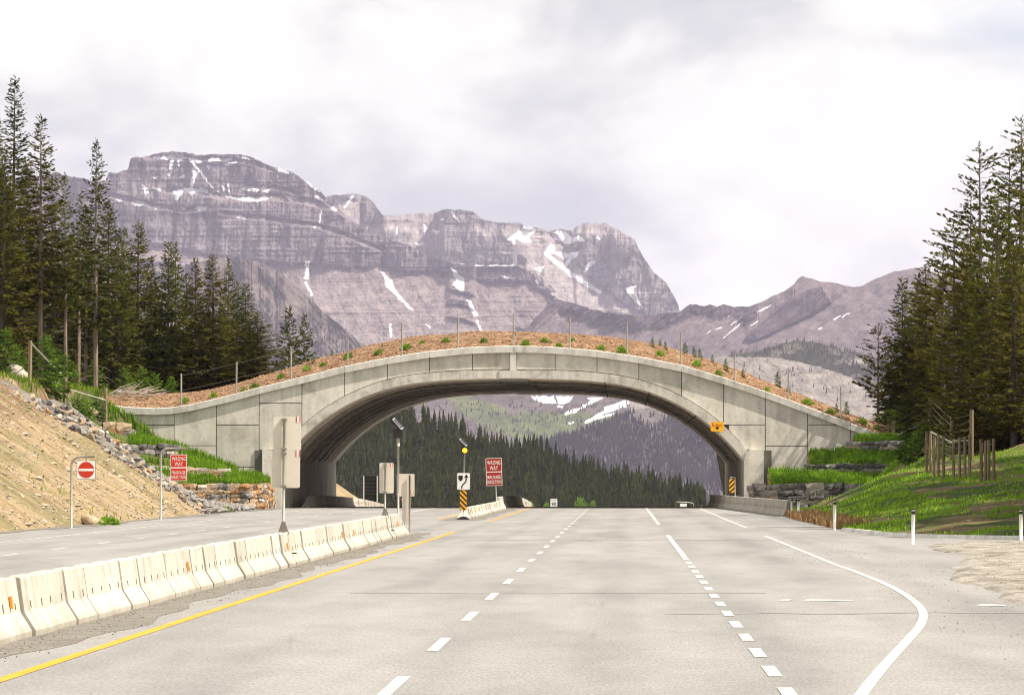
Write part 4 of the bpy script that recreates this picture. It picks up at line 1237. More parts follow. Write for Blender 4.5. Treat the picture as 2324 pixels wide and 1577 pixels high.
def conifer(seed, h, r, cb, dens=1.0, pine=False, trunk_r=None, spray=0.42):
    """trunk and crown of a conifer: whorls of drooping boughs carrying needle sprays"""
    g = np.random.default_rng(seed)
    P0, D, L, Wd = [], [], [], []
    tw = MB()
    lean = g.uniform(-0.012, 0.012, 2)
    z = cb * h
    tr = trunk_r or h * 0.011
    sp = 0.30 if not pine else 0.42
    lop = g.uniform(0.75, 1.2, 12)
    while z < h * 0.985:
        q = (z - cb * h) / (h - cb * h)
        if pine: prof = 1.12 * (0.35 + 0.65 * min(1, q * 3.5)) * (1 - q) ** 0.55 * (0.75 + 0.5 * g.uniform())
        else: prof = (1 - q) ** 0.82 * min(1, 0.55 + q * 3)
        nb = int(round((7 if not pine else 4.6) * dens + g.uniform(-1, 1)))
        for b in range(max(2, nb)):
            az = g.uniform(0, 6.283)
            ln_ = r * prof * g.uniform(0.62, 1.15) * lop[int(az / 6.284 * 12)] + 0.12
            el = (math.radians(g.uniform(-24, -4)) + q * 0.75) if not pine else math.radians(g.uniform(0, 32))
            dx, dy = math.cos(az), math.sin(az)
            o = np.array([lean[0] * z, lean[1] * z, z + g.uniform(-0.15, 0.15)])
            m = max(4, int(ln_ / (0.085 if not pine else 0.095) * dens))
            ts = np.sort(g.uniform(0.08 if not pine else 0.3, 1.0, m))
            sag = -0.10 * ln_ if not pine else 0.0
            px = o[0] + dx * ln_ * ts * math.cos(el); py = o[1] + dy * ln_ * ts * math.cos(el)
            pz = o[2] + ln_ * ts * math.sin(el) + sag * np.sin(ts * 3.14) * 1.0 + 0.06 * ln_ * ts ** 3
            P0.append(np.stack([px, py, pz], -1))
            sa = az + g.uniform(-1.05, 1.05, m)
            se = el + g.uniform(-0.45, 0.25, m) + (0.35 if pine else 0)
            D.append(np.stack([np.cos(sa) * np.cos(se), np.sin(sa) * np.cos(se), np.sin(se)], -1))
            k = spray * (0.45 + 0.55 * (1 - q)) * g.uniform(0.6, 1.25, m)
            L.append(k); Wd.append(k * (0.40 if not pine else 0.46))
            if ln_ > 0.5 and (pine or b % 2 == 0):
                e = o + np.array([dx * math.cos(el), dy * math.cos(el), math.sin(el)]) * ln_ * 0.75
                tw.tube([o, e], [0.022, 0.006], 3, False)
        z += sp * g.uniform(0.75, 1.25) * (0.6 + 0.4 * (1 - q))
    # leader
    m = 10; P0.append(np.stack([np.full(m, lean[0] * h), np.full(m, lean[1] * h), h - np.linspace(0, 0.7, m)], -1))
    sa = g.uniform(0, 6.28, m); D.append(np.stack([np.cos(sa) * 0.6, np.sin(sa) * 0.6, np.full(m, 0.75)], -1)); L.append(np.full(m, 0.26)); Wd.append(np.full(m, 0.09))
    P0, D, L, Wd = map(np.concatenate, (P0, D, L, Wd))
    V, Fq = sprays(P0, D, L, Wd, g.uniform(-1.3, 1.3, len(P0)))
    zz = np.linspace(-0.4, h, 9)
    tw.tube([(lean[0] * q, lean[1] * q, q) for q in zz], [max(0.012, tr * (1 - max(0, q) / h) ** 0.8) for q in zz], 7)
    # dead twigs below the crown
    for i in range(int(26 * cb / 0.3) if cb > 0.15 else 6):
        z0 = g.uniform(0.06, max(cb, 0.12)) * h; a = g.uniform(0, 6.28); l_ = g.uniform(0.5, 1.5)
        p0 = Vector((lean[0] * z0, lean[1] * z0, z0)); p1 = p0 + Vector((math.cos(a) * l_ * .6, math.sin(a) * l_ * .6, -0.05 * l_)); p2 = p0 + Vector((math.cos(a) * l_, math.sin(a) * l_, -0.3 * l_))
        tw.tube([p0, p1, p2], [0.018, 0.012, 0.005], 3, False)
    return tw, V, Fq


TREES = {}


def tree_proto(key, *a, bark='bark', needle='needle', **kw):
    tw, V, Fq = conifer(*a, **kw)
    TREES[key] = (a[1], tw.mesh('trunk', M[bark]), np_mesh('crown', V, Fq, M[needle]))


tree_proto('s0', 11, 18, 2.9, 0.05, 1.0)
tree_proto('s1', 12, 18, 2.7, 0.10, 1.05, needle='needle_warm')
tree_proto('s2', 13, 14, 3.0, 0.04, 1.1, needle='needle_warm')
tree_proto('s3', 14, 12, 2.1, 0.06, 1.1)
tree_proto('s4', 15, 16, 2.4, 0.16, 0.95)
tree_proto('p0', 16, 17, 2.3, 0.30, 1.0, bark='bark_pale', spray=0.40)
tree_proto('p1', 17, 16, 1.7, 0.42, 0.9, bark='bark_pale', spray=0.38)
tree_proto('p5', 27, 18, 2.5, 0.36, 1.05, bark='bark_pale', needle='needle_warm')
tree_proto('p2', 18, 20, 3.1, 0.26, 0.85, pine=True, spray=0.50, needle='needle_warm')
tree_proto('p3', 19, 20, 2.7, 0.18, 0.95, pine=True, spray=0.48)
tree_proto('p4', 20, 12, 2.6, 0.30, 0.95, pine=True, spray=0.46, needle='needle_warm')


def base_height(x, y):
    if BY0 < y < BY1 and -46 < x < 22: return float(soil_z(x, y)) if x > -40 else max(float(soil_z(x, y)), H1(x, y))
    return H1(x, y)


def plant_tree(name, key, u, vtip, Y, label, cat, group, wid=1.0, rz=None):
    tip = P(u, vtip, Y)
    z0 = base_height(tip.x, tip.y) - 0.15
    h = tip.z - z0
    ph, tm, cm = TREES[key]
    s = h / ph
    o = empty(name, (tip.x, tip.y, z0), label, cat, group, RNG.uniform(0, 6.28) if rz is None else rz)
    sw = (0.35 * s + 0.65) * wid
    o.scale = (sw, sw, s)
    add('trunk', tm, o); add('crown', cm, o)
    return o


LT = 'conifers on the left hillside'
left_trees = [
    (-14, 250, 337, 's0', 'dark spruce cut off by the left edge of the picture', 1.0), (28, 176, 340, 's0', 'tallest dark spruce of the left forest with a long thin tip', 1.15), (4, 330, 333, 's1', 'warm tinted spruce at the far left in front of the tallest one', 1.1),
    (62, 360, 346, 'p5', 'spruce squeezed between the two tallest trees at far left', 1.0), (92, 262, 336, 'p5', 'second tallest spruce on the left with a bare lower trunk', 1.05), (122, 400, 350, 's4', 'slim spruce just right of the second tallest left tree', 1.0),
    (150, 395, 338, 'p1', 'thin pole-like conifer left of the tall slender one', 0.9), (178, 440, 341, 'p1', 'thin short-crowned conifer with pale trunk beside the slender tall one', 0.9), (196, 465, 346, 'p0', 'thin conifer with pale trunk hugging the slender tall tree', 0.9),
    (218, 318, 335, 'p0', 'tall slender conifer with open branches against the mountain', 1.0), (246, 455, 350, 's1', 'dense spruce directly right of the slender tall conifer', 1.0), (268, 520, 345, 's3', 'shorter dark spruce in the middle of the left forest', 1.0),
    (310, 503, 352, 's2', 'broad cone-shaped spruce standing proud in the left forest', 1.25), (285, 517, 360, 's4', 'narrow spruce just left of the broad cone-shaped one', 1.0), (345, 585, 365, 's3', 'low spruce in the gap right of the broad cone-shaped one', 1.0),
    (380, 548, 352, 's3', 'left one of a close pair of pointed spruces', 1.0), (399, 552, 356, 's3', 'right one of a close pair of pointed spruces', 1.0), (425, 620, 362, 's4', 'low spruce between the pointed pair and the twin-topped clump', 1.0),
    (446, 587, 350, 's2', 'bushy spruce at the left of the twin-topped clump', 0.95), (486, 577, 348, 's2', 'tall bushy spruce at the right of the twin-topped clump', 1.1), (518, 588, 356, 's3', 'very narrow spire-like spruce right of the twin-topped clump', 0.75),
    (538, 640, 352, 's3', 'small pointed spruce right of the spire-like one', 0.9), (560, 643, 350, 's3', 'small pointed spruce above the overpass end', 1.0), (586, 705, 346, 's2', 'wide low spruce nearest the overpass on the left', 1.35),
    (655, 697, 395, 's3', 'taller tree of the separate pair behind the overpass earth', 1.15), (688, 715, 398, 's3', 'shorter tree of the separate pair behind the overpass earth', 1.15)]
for u, v, Y, k, lab, wd in left_trees:
    plant_tree('pine_tree' if k[0] == 'p' else 'spruce_tree', k, u, v, Y, lab, 'conifer', LT, wd)
SKL = [(-60, 300), (0, 330), (60, 420), (130, 470), (220, 500), (270, 560), (320, 600), (400, 630), (480, 650), (560, 700), (620, 770)]
for i in range(58):
    u = RNG.uniform(-60, 612); v = np.interp(u, *zip(*SKL)) + RNG.uniform(25, 200); Y = RNG.uniform(352, 410)
    plant_tree('spruce_tree', ('s0', 's1', 's3', 's4', 's2', 's1')[i % 6], u, min(v, 790), Y, 'conifer crowded among others in the shaded left forest', 'conifer', LT, RNG.uniform(0.9, 1.25))
RT = 'conifers on the right verge'
right_trees = [
    (2312, 266, 300, 'p3', 'tallest pine at the right edge of the picture', 1.1), (2345, 310, 296, 'p2', 'pine partly cut off by the right edge of the picture', 1.1), (2284, 345, 310, 'p3', 'dense pine just left of the tallest right tree', 1.0),
    (2226, 326, 305, 'p2', 'tall open-branched pine with a dark straight trunk at right', 1.05), (2200, 440, 322, 'p3', 'dense pine close behind the open-branched one', 0.9), (2166, 500, 314, 'p2', 'leaning open pine at the left front of the right group', 1.15),
    (2258, 430, 288, 'p3', 'dense dark pine nearest the right fence', 1.0), (2140, 570, 318, 'p4', 'sparse shorter pine reaching out over the slope at right', 1.2), (2103, 600, 336, 's1', 'spruce just left of the open pines at right', 1.15),
    (2050, 631, 340, 's3', 'pointed spruce at the left end of the right group', 1.2), (2083, 622, 343, 's3', 'pointed spruce second from the left of the right group', 1.1), (1992, 735, 336, 'p4', 'small spreading pine above the end of the overpass', 0.95),
    (2180, 620, 300, 's2', 'full low spruce filling the right group', 1.2), (2240, 600, 282, 's2', 'full low spruce behind the fence posts at right', 1.2), (2300, 560, 278, 's1', 'warm tinted spruce low at the right edge', 1.2)]
for u, v, Y, k, lab, wd in right_trees:
    plant_tree('pine_tree' if k[0] == 'p' else 'spruce_tree', k, u, v, Y, lab, 'conifer', RT, wd)
for i in range(24):
    u = RNG.uniform(2045, 2420); v = max(RNG.uniform(520, 800), np.interp(u, [2040, 2120, 2200, 2300], [760, 640, 520, 470])); Y = RNG.uniform(312, 372)
    plant_tree('spruce_tree', ('s0', 's1', 's2', 's4', 's3', 's2')[i % 6], u, v, Y, 'conifer crowded in the dark wood behind the right fence', 'conifer', RT, RNG.uniform(1.0, 1.35))
for i in range(7):
    u = [2075, 2130, 2180, 2215, 2265, 2310, 2020][i]; Y = [322, 306, 296, 290, 284, 280, 330][i]; v = [880, 900, 930, 900, 950, 930, 930][i]
    plant_tree('spruce_tree', ('s3', 's2')[i % 2], u, v, Y, 'young conifer in the understorey of the right wood', 'conifer', RT, 1.6)

g_ = np.random.default_rng(21)
for i in range(56):
    Y = 150 + 6.0 * (i // 3) + g_.uniform(0, 3.8); x = 0.0785 * Y + g_.uniform(4.2, 7.5)
    ph, tm, cm = TREES[('s2', 's3', 's2', 's0')[i % 4]]
    hh = (x - toe_at(Y) - 0.4) * math.tan(SUN_EL) / math.cos(SUN_AZ) * g_.uniform(0.9, 1.15); s = hh / ph
    wq = min(1.25, (x - 0.0785 * Y - 0.5) / 3.1)
    o = empty('spruce_tree', (x, Y, H1(x, Y) - 0.15), 'conifer of the roadside wood just beyond the right picture edge', 'conifer', RT, g_.uniform(0, 6.28)); o.scale = (wq, wq, s)
    add('trunk', tm, o); add('crown', cm, o)

# saplings behind the left fence and round bushes
for i, (key, hh) in enumerate((('y0', 3.0), ('y1', 2.2), ('y2', 1.4))):
    tw, V, Fq = conifer(60 + i, hh, hh * 0.42, 0.02, 1.5, trunk_r=0.03, spray=0.34)
    TREES[key] = (hh, tw.mesh('stem', M['bark']), np_mesh('foliage', V, Fq, M['sapling']))


def sapling(u, v, Y, key, h, label, group, wid=1.0, ground=None):
    p = P(u, v, Y); z = base_height(p.x, p.y) if ground is None else ground
    ph, tm, cm = TREES[key]; s = h / ph
    o = empty('young_spruce', (p.x, p.y, z - 0.03), label, 'sapling', group, RNG.uniform(0, 6.28)); o.scale = (s * wid, s * wid, s)
    add('stem', tm, o); add('foliage', cm, o)


LS = 'young spruces along the left fence'
for u, v, Y, k, h, lab in ((12, 800, 300, 'y0', 2.9, 'bushy young spruce at the left picture edge above the boulder'), (40, 800, 304, 'y1', 2.2, 'young spruce behind the big white boulder'), (104, 878, 303, 'y0', 3.3, 'largest bushy young spruce between the first two fence posts'),
                           (122, 878, 306, 'y1', 2.3, 'smaller young spruce beside the largest one by the fence'), (178, 905, 308, 'y0', 2.9, 'bushy young spruce between the second and third fence posts'), (196, 905, 311, 'y1', 2.2, 'young spruce leaning on its bigger neighbour by the third post'),
                           (222, 905, 316, 'y1', 1.8, 'young spruce just left of the third fence post'), (285, 890, 333, 'y1', 1.9, 'young spruce behind the dead branches'), (322, 885, 335, 'y1', 2.0, 'young spruce among dead branches left of the overpass'),
                           (352, 890, 336, 'y2', 1.5, 'small young spruce right of the dead branches'), (388, 892, 338, 'y2', 1.3, 'tiny young spruce at the forest edge above the coping'), (150, 850, 330, 'y0', 2.6, 'young spruce deep behind the second fence post'), (215, 860, 336, 'y0', 2.4, 'young spruce at the foot of the pale trunks')):
    sapling(u, v, Y, k, h, lab, LS, 1.15)
RS = 'young spruces beside the right terrace'
for u, v, Y, k, h, lab in ((2058, 1030, 306, 'y0', 1.9, 'low dark shrub spruce above the right stone walls'), (2095, 1010, 300, 'y1', 1.6, 'young spruce by the first right fence cluster'), (2120, 985, 315, 'y0', 2.5, 'young spruce behind the sloping fence rail at right'), (2030, 960, 326, 'y1', 1.2, 'sapling near the right end of the coping'), (2076, 1045, 296, 'y1', 1.6, 'dark young shrub beside the grass slope')):
    sapling(u, v, Y, k, h, lab, RS, 1.3)


def leaf_bush(seed, n=260, r=0.35):
    g = np.random.default_rng(seed)
    d = g.normal(size=(n, 3)); d /= np.linalg.norm(d, axis=1, keepdims=True); d[:, 2] = np.abs(d[:, 2])
    P0 = d * (g.uniform(0.15, 1, (n, 1)) ** 0.6) * r * np.array([[1, 1, 1.05]]) * (0.75 + 0.5 * vnoise(d[:, 0] * 2 + 5, d[:, 1] * 2 + seed, 3))[:, None]
    D = d + g.normal(size=(n, 3)) * 0.5; D /= np.linalg.norm(D, axis=1, keepdims=True)
    return sprays(P0, D, g.uniform(0.10, 0.22, n), g.uniform(0.05, 0.1, n), g.uniform(-1.5, 1.5, n))


BUSH = [np_mesh('foliage', *leaf_bush(70 + i), M['leaf']) for i in range(3)]
SB = 'small green shrubs planted on the overpass'
bushes = [(420, 910, .8), (484, 897, .75), (553, 884, .6), (578, 880, .8), (638, 852, .75), (697, 830, .75), (733, 822, .6), (790, 806, .9), (858, 797, .8), (922, 787, .95), (958, 771, .5), (1013, 769, .7), (1098, 768, .7), (1192, 782, .85), (1236, 768, .7), (1268, 784, .6),
          (1300, 764, .5), (1363, 788, .75), (1411, 797, 1.0), (1497, 804, .8), (1580, 826, .9), (1630, 848, .7), (1740, 884, .6), (1832, 912, .9), (1884, 926, .8), (1958, 946, .9), (1990, 962, .7)]
for i, (u, v, s) in enumerate(bushes):
    cz_px = np.interp(u, *zip(*COP))
    Y = BY0 + 0.9 + max(0, (cz_px - v)) * 0.085
    p = P(u, v, Y)
    o = add('green_shrub', BUSH[i % 3], None, (p.x, p.y, float(soil_z(p.x, p.y)) - 0.03), (0, 0, RNG.uniform(0, 6)), (s, s, s))
    tag(o, 'small bright green shrub on the brown overpass earth', 'shrub', SB)
for u, h in ((1482, .9), (1500, .7), (1512, .9), (1558, 1.2), (1592, 1.0), (1621, .8), (1690, .9), (1772, 1.5), (1795, .9), (1905, .9), (1650, 1.2), (1578, 1.0), (1930, 1.3), (740, .7), (860, .5), (700, 1.0)):
    x = bx(u); y = 321.5 + RNG.uniform(0, 3)
    o = empty('planted_seedling', (x, y, float(soil_z(x, y)) - 0.03), 'thin planted conifer seedling on the overpass skyline', 'seedling', 'seedlings on the overpass')
    ph, tm, cm = TREES['y2']; s = h * 0.62 / ph; o.scale = (s * 0.62, s * 0.62, s)
    add('stem', tm, o); add('foliage', cm, o)

# ------------------------------------------------------------------ stones


def stone_mesh(seed, mat):
    g = np.random.default_rng(seed)
    pts = []
    idx = {}
    for x in (-1, 0, 1):
        for y in (-1, 0, 1):
            for z in (-1, 0, 1):
                if (x, y, z) == (0, 0, 0): continue
                p = np.array([x, y, z], float); k = np.linalg.norm(p)
                p = p * (1 - 0.17 * (k - 1) / 0.732) if k > 1 else p
                idx[(x, y, z)] = len(pts); pts.append(p * 0.5 + g.normal(size=3) * 0.06)
    Fq = []
    for ax in range(3):
        for sgn in (-1, 1):
            o1, o2 = [a for a in range(3) if a != ax]
            for i in (-1, 0):
                for j in (-1, 0):
                    q = []
                    for di, dj in ((0, 0), (1, 0), (1, 1), (0, 1)):
                        c = [0, 0, 0]; c[ax] = sgn; c[o1] = i + di; c[o2] = j + dj; q.append(idx[tuple(c)])
                    if (sgn == 1) == (ax == 1): q = q[::-1]
                    Fq.append(q)
    return np_mesh('stone', np.array(pts), np.array(Fq), mat)


STONES = {k: [stone_mesh(300 + 10 * j + i, M['st_' + k]) for i in range(4)] for j, k in enumerate(('tan', 'rust', 'grey', 'dark', 'pale'))}


def stone_wall(label, path, z_top, z_bot, mix, course=(0.24, 0.4), length=(0.35, 0.8), depth=0.5, group=None):
    """dry stone retaining wall: every stone its own piece, laid in uneven courses along a path"""
    path = [Vector((*p, 0)) for p in path]
    cum = [0]
    for a, b in zip(path[:-1], path[1:]): cum.append(cum[-1] + (b - a).length)
    root = empty('stone_wall', (path[0].x, path[0].y, z_bot(0)), label, 'stone wall', group)
    rl = Vector(root.location)

    def at(s):
        s = min(max(s, 0), cum[-1])
        for i in range(len(path) - 1):
            if s <= cum[i + 1] + 1e-6:
                t = (s - cum[i]) / (cum[i + 1] - cum[i]); d = (path[i + 1] - path[i]).normalized()
                return path[i].lerp(path[i + 1], t), d
        return path[-1], (path[-1] - path[-2]).normalized()
    tot = cum[-1]
    row = 0.0; zt_max = max(z_top(s / 20) for s in range(21)); zb_min = min(z_bot(s / 20) for s in range(21))
    z = zt_max
    while z > zb_min + 0.05:
        hcs = random.uniform(*course)
        s = -random.uniform(0, 0.3)
        while s < tot:
            L = random.uniform(*length)
            f = min(max((s + L / 2) / tot, 0), 1)
            zc = z - hcs / 2 - (zt_max - z_top(f))
            if zc + hcs * 0.3 > z_bot(f):
                p, d = at(s + L / 2)
                hh = hcs * random.uniform(0.9, 1.18)
                k = random.choices(list(mix), weights=list(mix.values()))[0]
                o = add('stone', random.choice(STONES[k]), root, (p.x - rl.x + random.uniform(-.02, .02) * 1, p.y - rl.y + random.uniform(-0.07, 0.06) + (zt_max - z) * -0.10, zc + random.uniform(-.03, .03) - rl.z),
                        (random.uniform(-.09, .09), random.uniform(-.09, .09), math.atan2(d.y, d.x) + random.uniform(-.1, .1)), (L * 1.12, depth * random.uniform(0.85, 1.2), hh * 1.12))
            s += L
        z -= hcs
    return root


SW_L = 'terraced stone walls left of the overpass'
SW_R = 'terraced stone walls right of the overpass'
mixL = {'tan': 5, 'rust': 2.2, 'grey': 2, 'pale': 1.6, 'dark': 1.2}
mixR = {'grey': 3, 'dark': 4.5, 'pale': 0.9, 'tan': 0.5}
stone_wall('long tan and rust stone retaining wall at the foot of the left terraces', [(-29.9, 304.8), (-28.5, 305.6), (-25, 306.0), (-22.6, 306.2), (-21.7, 307.5), (-21.4, 310.5)], lambda f: 1.52 - 0.12 * (f > 0.85), lambda f: -0.05, mixL, (0.22, 0.38), (0.3, 0.72), 0.55, SW_L)
stone_wall('low pale stone ledge half hidden in grass on the left terraces', [(-28.9, 310.7), (-26.5, 311.3), (-24.4, 311.8)], lambda f: 2.62 - 0.22 * f, lambda f: 1.95, {'pale': 3, 'tan': 3, 'rust': 1}, (0.3, 0.4), (0.6, 1.1), 0.6, SW_L)
stone_wall('low dark and tan stone wall on the third left terrace', [(-31.6, 312.6), (-29.5, 313.0), (-27.6, 313.4)], lambda f: 3.95 - 0.05 * f, lambda f: 3.2, {'dark': 3, 'grey': 2, 'tan': 2, 'pale': 1.5}, (0.3, 0.42), (0.45, 0.8), 0.6, SW_L)
stone_wall('topmost left stone wall of big orange blocks beside the wing wall', [(-34.2, 314.4), (-32.2, 315.2), (-30.6, 315.7)], lambda f: 5.5 - 0.25 * f, lambda f: 4.35, {'tan': 4, 'rust': 3, 'grey': 1, 'dark': 0.6}, (0.42, 0.55), (0.8, 1.3), 0.7, SW_L)
stone_wall('long dark grey stone retaining wall at the foot of the right terraces', [(7.9, 310.6), (8.3, 308.8), (10, 308.2), (13, 307.8), (15.6, 307.6)], lambda f: 1.5 + 0.05 * f, lambda f: -0.1 + 0.9 * sm(0.62, 1.0, f), mixR, (0.22, 0.4), (0.5, 1.1), 0.6, SW_R)
stone_wall('middle dark stone wall on the right terraces', [(11.2, 312.4), (13.6, 312.2), (16.4, 312.0)], lambda f: 2.70 + 0.05 * f, lambda f: 2.05, mixR, (0.26, 0.36), (0.45, 0.9), 0.6, SW_R)
stone_wall('topmost grey stone wall under the right end of the overpass', [(14.0, 314.9), (15.6, 314.8), (17.2, 314.6)], lambda f: 4.12, lambda f: 3.4, {'grey': 4, 'dark': 2, 'tan': 1, 'pale': 0.7}, (0.26, 0.36), (0.45, 0.9), 0.6, SW_R)

# riprap down the edge of the bank
rip = empty('riprap_channel', (-26, 268, 1.5), 'channel of loose grey and tan rocks running down the edge of the gravel bank', 'riprap')
rl = Vector(rip.location)
for i in range(290):
    t = random.random() ** 0.9
    x = -21.8 - 9.6 * t; y = random.uniform(266.2, 271.5)
    s = random.uniform(0.14, 0.36) * (1.05 if t > 0.2 else 0.9)
    k = random.choices(('grey', 'tan', 'pale', 'dark', 'rust'), (3.2, 2.6, 2.2, 2.2, 0.6))[0]
    add('rock', random.choice(STONES[k]), rip, (x - rl.x, y - rl.y, H1(x, y) + s * 0.2 - rl.z), (random.uniform(-.6, .6), random.uniform(-.6, .6), random.uniform(0, 6)), (s * random.uniform(1, 1.7), s, s * random.uniform(0.55, 0.9)))
n = 900
x = -21.9 - RNG.uniform(0, 1, n) ** 1.3 * 4.6; y = RNG.uniform(270, 304, n)
scatter_bits('dark_riprap', np.stack([x, y, H(x, y) + 0.12], -1), RNG.uniform(0.1, 0.26, n), M['st_grey'], 'heap of small dark grey rocks at the foot of the stone wall', 0.4, long=1.3)
n = 7000
x = -22 - RNG.uniform(0, 1, n) * 14; y = RNG.uniform(165, 270, n)
scatter_bits('bank_gravel', np.stack([x, y, H(x, y) + 0.01], -1), RNG.uniform(0.02, 0.085, n) * (1 + 1.2 * (RNG.uniform(0, 1, n) > 0.95)), M['pebble'], 'loose stones strewn over the tan gravel bank', 0.4)
n = 1300
y = RNG.uniform(40, 172, n); x = -7.1 + RNG.uniform(0, 1, n) ** 2.2 * 0.8
scatter_bits('road_grit', np.stack([x, y, 0.008 + 0 * x], -1), RNG.uniform(0.004, 0.014, n), M['pebble_dark'], 'dark grit along the foot of the median barriers', 0.4, long=1.2)
n = 700
y = RNG.uniform(46, 150, n); x = 3.9 + RNG.uniform(0, 1, n) * 4.0
okm = x < 6.0 + 0.012 * (y - 70) + 0.6
scatter_bits('road_grit', np.stack([x, y, 0.006 + 0 * x], -1)[okm], RNG.uniform(0.004, 0.013, n)[okm], M['pebble_dark'], 'scattered grit on the pavement near the broken apron', 0.4, long=1.2)
n = 1500
y = RNG.uniform(68, 148, n); x = np.interp(y, [66, 97, 115, 127, 153], [6.5, 6.8, 8.1, 9.0, 12]) + RNG.uniform(0, 1, n) ** 1.4 * 6
scatter_bits('apron_gravel', np.stack([x, y, 0.06 + 0 * x], -1), RNG.uniform(0.008, 0.028, n), M['pebble'], 'loose pale stones on the broken apron', 0.4, long=1.3)


def boulder(u, v, Y, w_, h, mat, label, rz=0.0, seed=0):
    """half-buried rounded boulder"""
    g = np.random.default_rng(900 + seed)
    nu, nv = 20, 12
    th = np.linspace(0, 2 * math.pi, nu, endpoint=False); ph = np.linspace(0.02, math.pi - 0.02, nv)
    T, Ph = np.meshgrid(th, ph)
    d = np.stack([np.cos(T) * np.sin(Ph), np.sin(T) * np.sin(Ph), np.cos(Ph)], -1)
    rr = 1 + fbm(d[..., 0] * 1.6 + seed * 3, d[..., 1] * 1.6 + d[..., 2] * 1.9, 4, seed) * 0.28
    V = np.sign(d) * np.abs(d) ** 0.85 * rr[..., None] * np.array([w_ / 2, w_ * 0.4, h / 2])
    i = np.arange(nv - 1)[:, None] * nu + np.arange(nu)[None]; j = np.arange(nv - 1)[:, None] * nu + (np.arange(nu)[None] + 1) % nu
    Fq = np.stack([i, i + nu, j + nu, j], -1).reshape(-1, 4)
    p = P(u, v, Y)
    o = add('boulder', np_mesh('boulder', V.reshape(-1, 3), Fq, M[mat], True), None, (p.x, p.y, base_height(p.x, p.y) + h * 0.3), (0.1, 0.35, rz))
    tag(o, label, 'boulder')


boulder(38, 845, 300, 1.45, 1.05, 'st_pale', 'big rounded white boulder on top of the left bank', 0.2, 1)
boulder(218, 915, 312, 0.75, 0.75, 'st_pale', 'pale boulder beside the third fence post', 1.0, 2)
boulder(208, 898, 315, 0.8, 0.5, 'st_tan', 'flat tan boulder behind the third fence post', 0.4, 3)
boulder(130, 880, 310, 0.5, 0.6, 'st_pale', 'small upright pale rock between the fence posts', 1.7, 4)
boulder(150, 898, 306, 0.55, 0.4, 'st_pale', 'small pale rock at the second fence post', 0.7, 5)
boulder(272, 905, 326, 0.6, 0.45, 'st_pale', 'pale rock under the dead branches', 0.2, 6)
boulder(10, 850, 292, 0.6, 0.35, 'st_tan', 'small tan rock left of the big white boulder', 0.2, 7)
boulder(203, 1140, 208, 0.75, 0.5, 'st_tan', 'brown rock ledge sticking out of the gravel bank', 0.6, 8)

# dead branches by the left end of the coping
brush = empty('brush_pile', tuple(P(290, 905, 322)), 'heap of bleached dead branches at the left end of the overpass', 'brush pile')
bl0 = Vector(brush.location); bl0.z = base_height(bl0.x, bl0.y); brush.location = bl0
for i in range(34):
    a = random.gauss(0.35, 0.3); l_ = random.uniform(0.8, 2.0)
    p0 = Vector((random.uniform(-1.3, 0.9), random.uniform(-1.5, 1.8), random.uniform(0.05, 0.35))); p1 = p0 + Vector((math.cos(a) * l_, random.uniform(-.5, .5), math.sin(a) * l_ * 0.6))
    MB().tube([p0, (p0 + p1) / 2 + Vector((0, 0, random.uniform(-.05, .08))), p1], [0.035, 0.028, 0.012], 5).build('branch', M['deadwood'], brush)

# ------------------------------------------------------------------ grass


def grass(name, pos, h, wd, mat, label, lean=0.35):
    n = len(pos)
    a = RNG.uniform(0, 6.28, n); ln_ = RNG.uniform(0, lean, n) * h
    a2 = RNG.uniform(0, 6.28, n)
    side = np.stack([np.cos(a), np.sin(a), 0 * a], -1) * (wd / 2)[:, None]
    tip = pos + np.stack([np.cos(a2) * ln_, np.sin(a2) * ln_, h], -1)
    midp = pos + np.stack([np.cos(a2) * ln_ * 0.3, np.sin(a2) * ln_ * 0.3, h * 0.55], -1)
    V = np.stack([pos - side * 0.6, pos + side * 0.6, midp + side, tip, midp - side], 1).reshape(-1, 3)
    i = np.arange(n)[:, None] * 5
    Fc = np.concatenate([np.concatenate([i, i + 1, i + 2], 1), np.concatenate([i, i + 2, i + 4], 1), np.concatenate([i + 4, i + 2, i + 3], 1)])
    o = add(name, np_mesh(name, V, Fc, mat))
    return tag(o, label, None, None, 'stuff')


n = 26000
x = RNG.uniform(-33, -21.8, n); y = RNG.uniform(305.4, 317.6, n)
ok = (vnoise(x * 0.9, y * 0.9, 4) > 0.25)
for wx0, wx1, wy0, wy1 in ((-29.2, -24.2, 309.9, 311.5), (-32.0, -27.4, 311.7, 313.3), (-34.5, -30.4, 313.4, 315.6)):
    ok &= ~((x > wx0) & (x < wx1) & (y > wy0) & (y < wy1))
ok &= y > 306.6 + 4.6 * np.clip((x + 23.3) / 1.3, 0, 1)
x, y = x[ok], y[ok]; h = RNG.uniform(0.2, 0.62, len(x)) * (0.6 + 0.8 * vnoise(x * 0.8, y * 0.8, 9))
grass('terrace_grass', np.stack([x, y, H(x, y) - 0.03], -1), h, RNG.uniform(0.04, 0.09, len(x)), M['lush'], 'lush bright green grass on the left terraces')
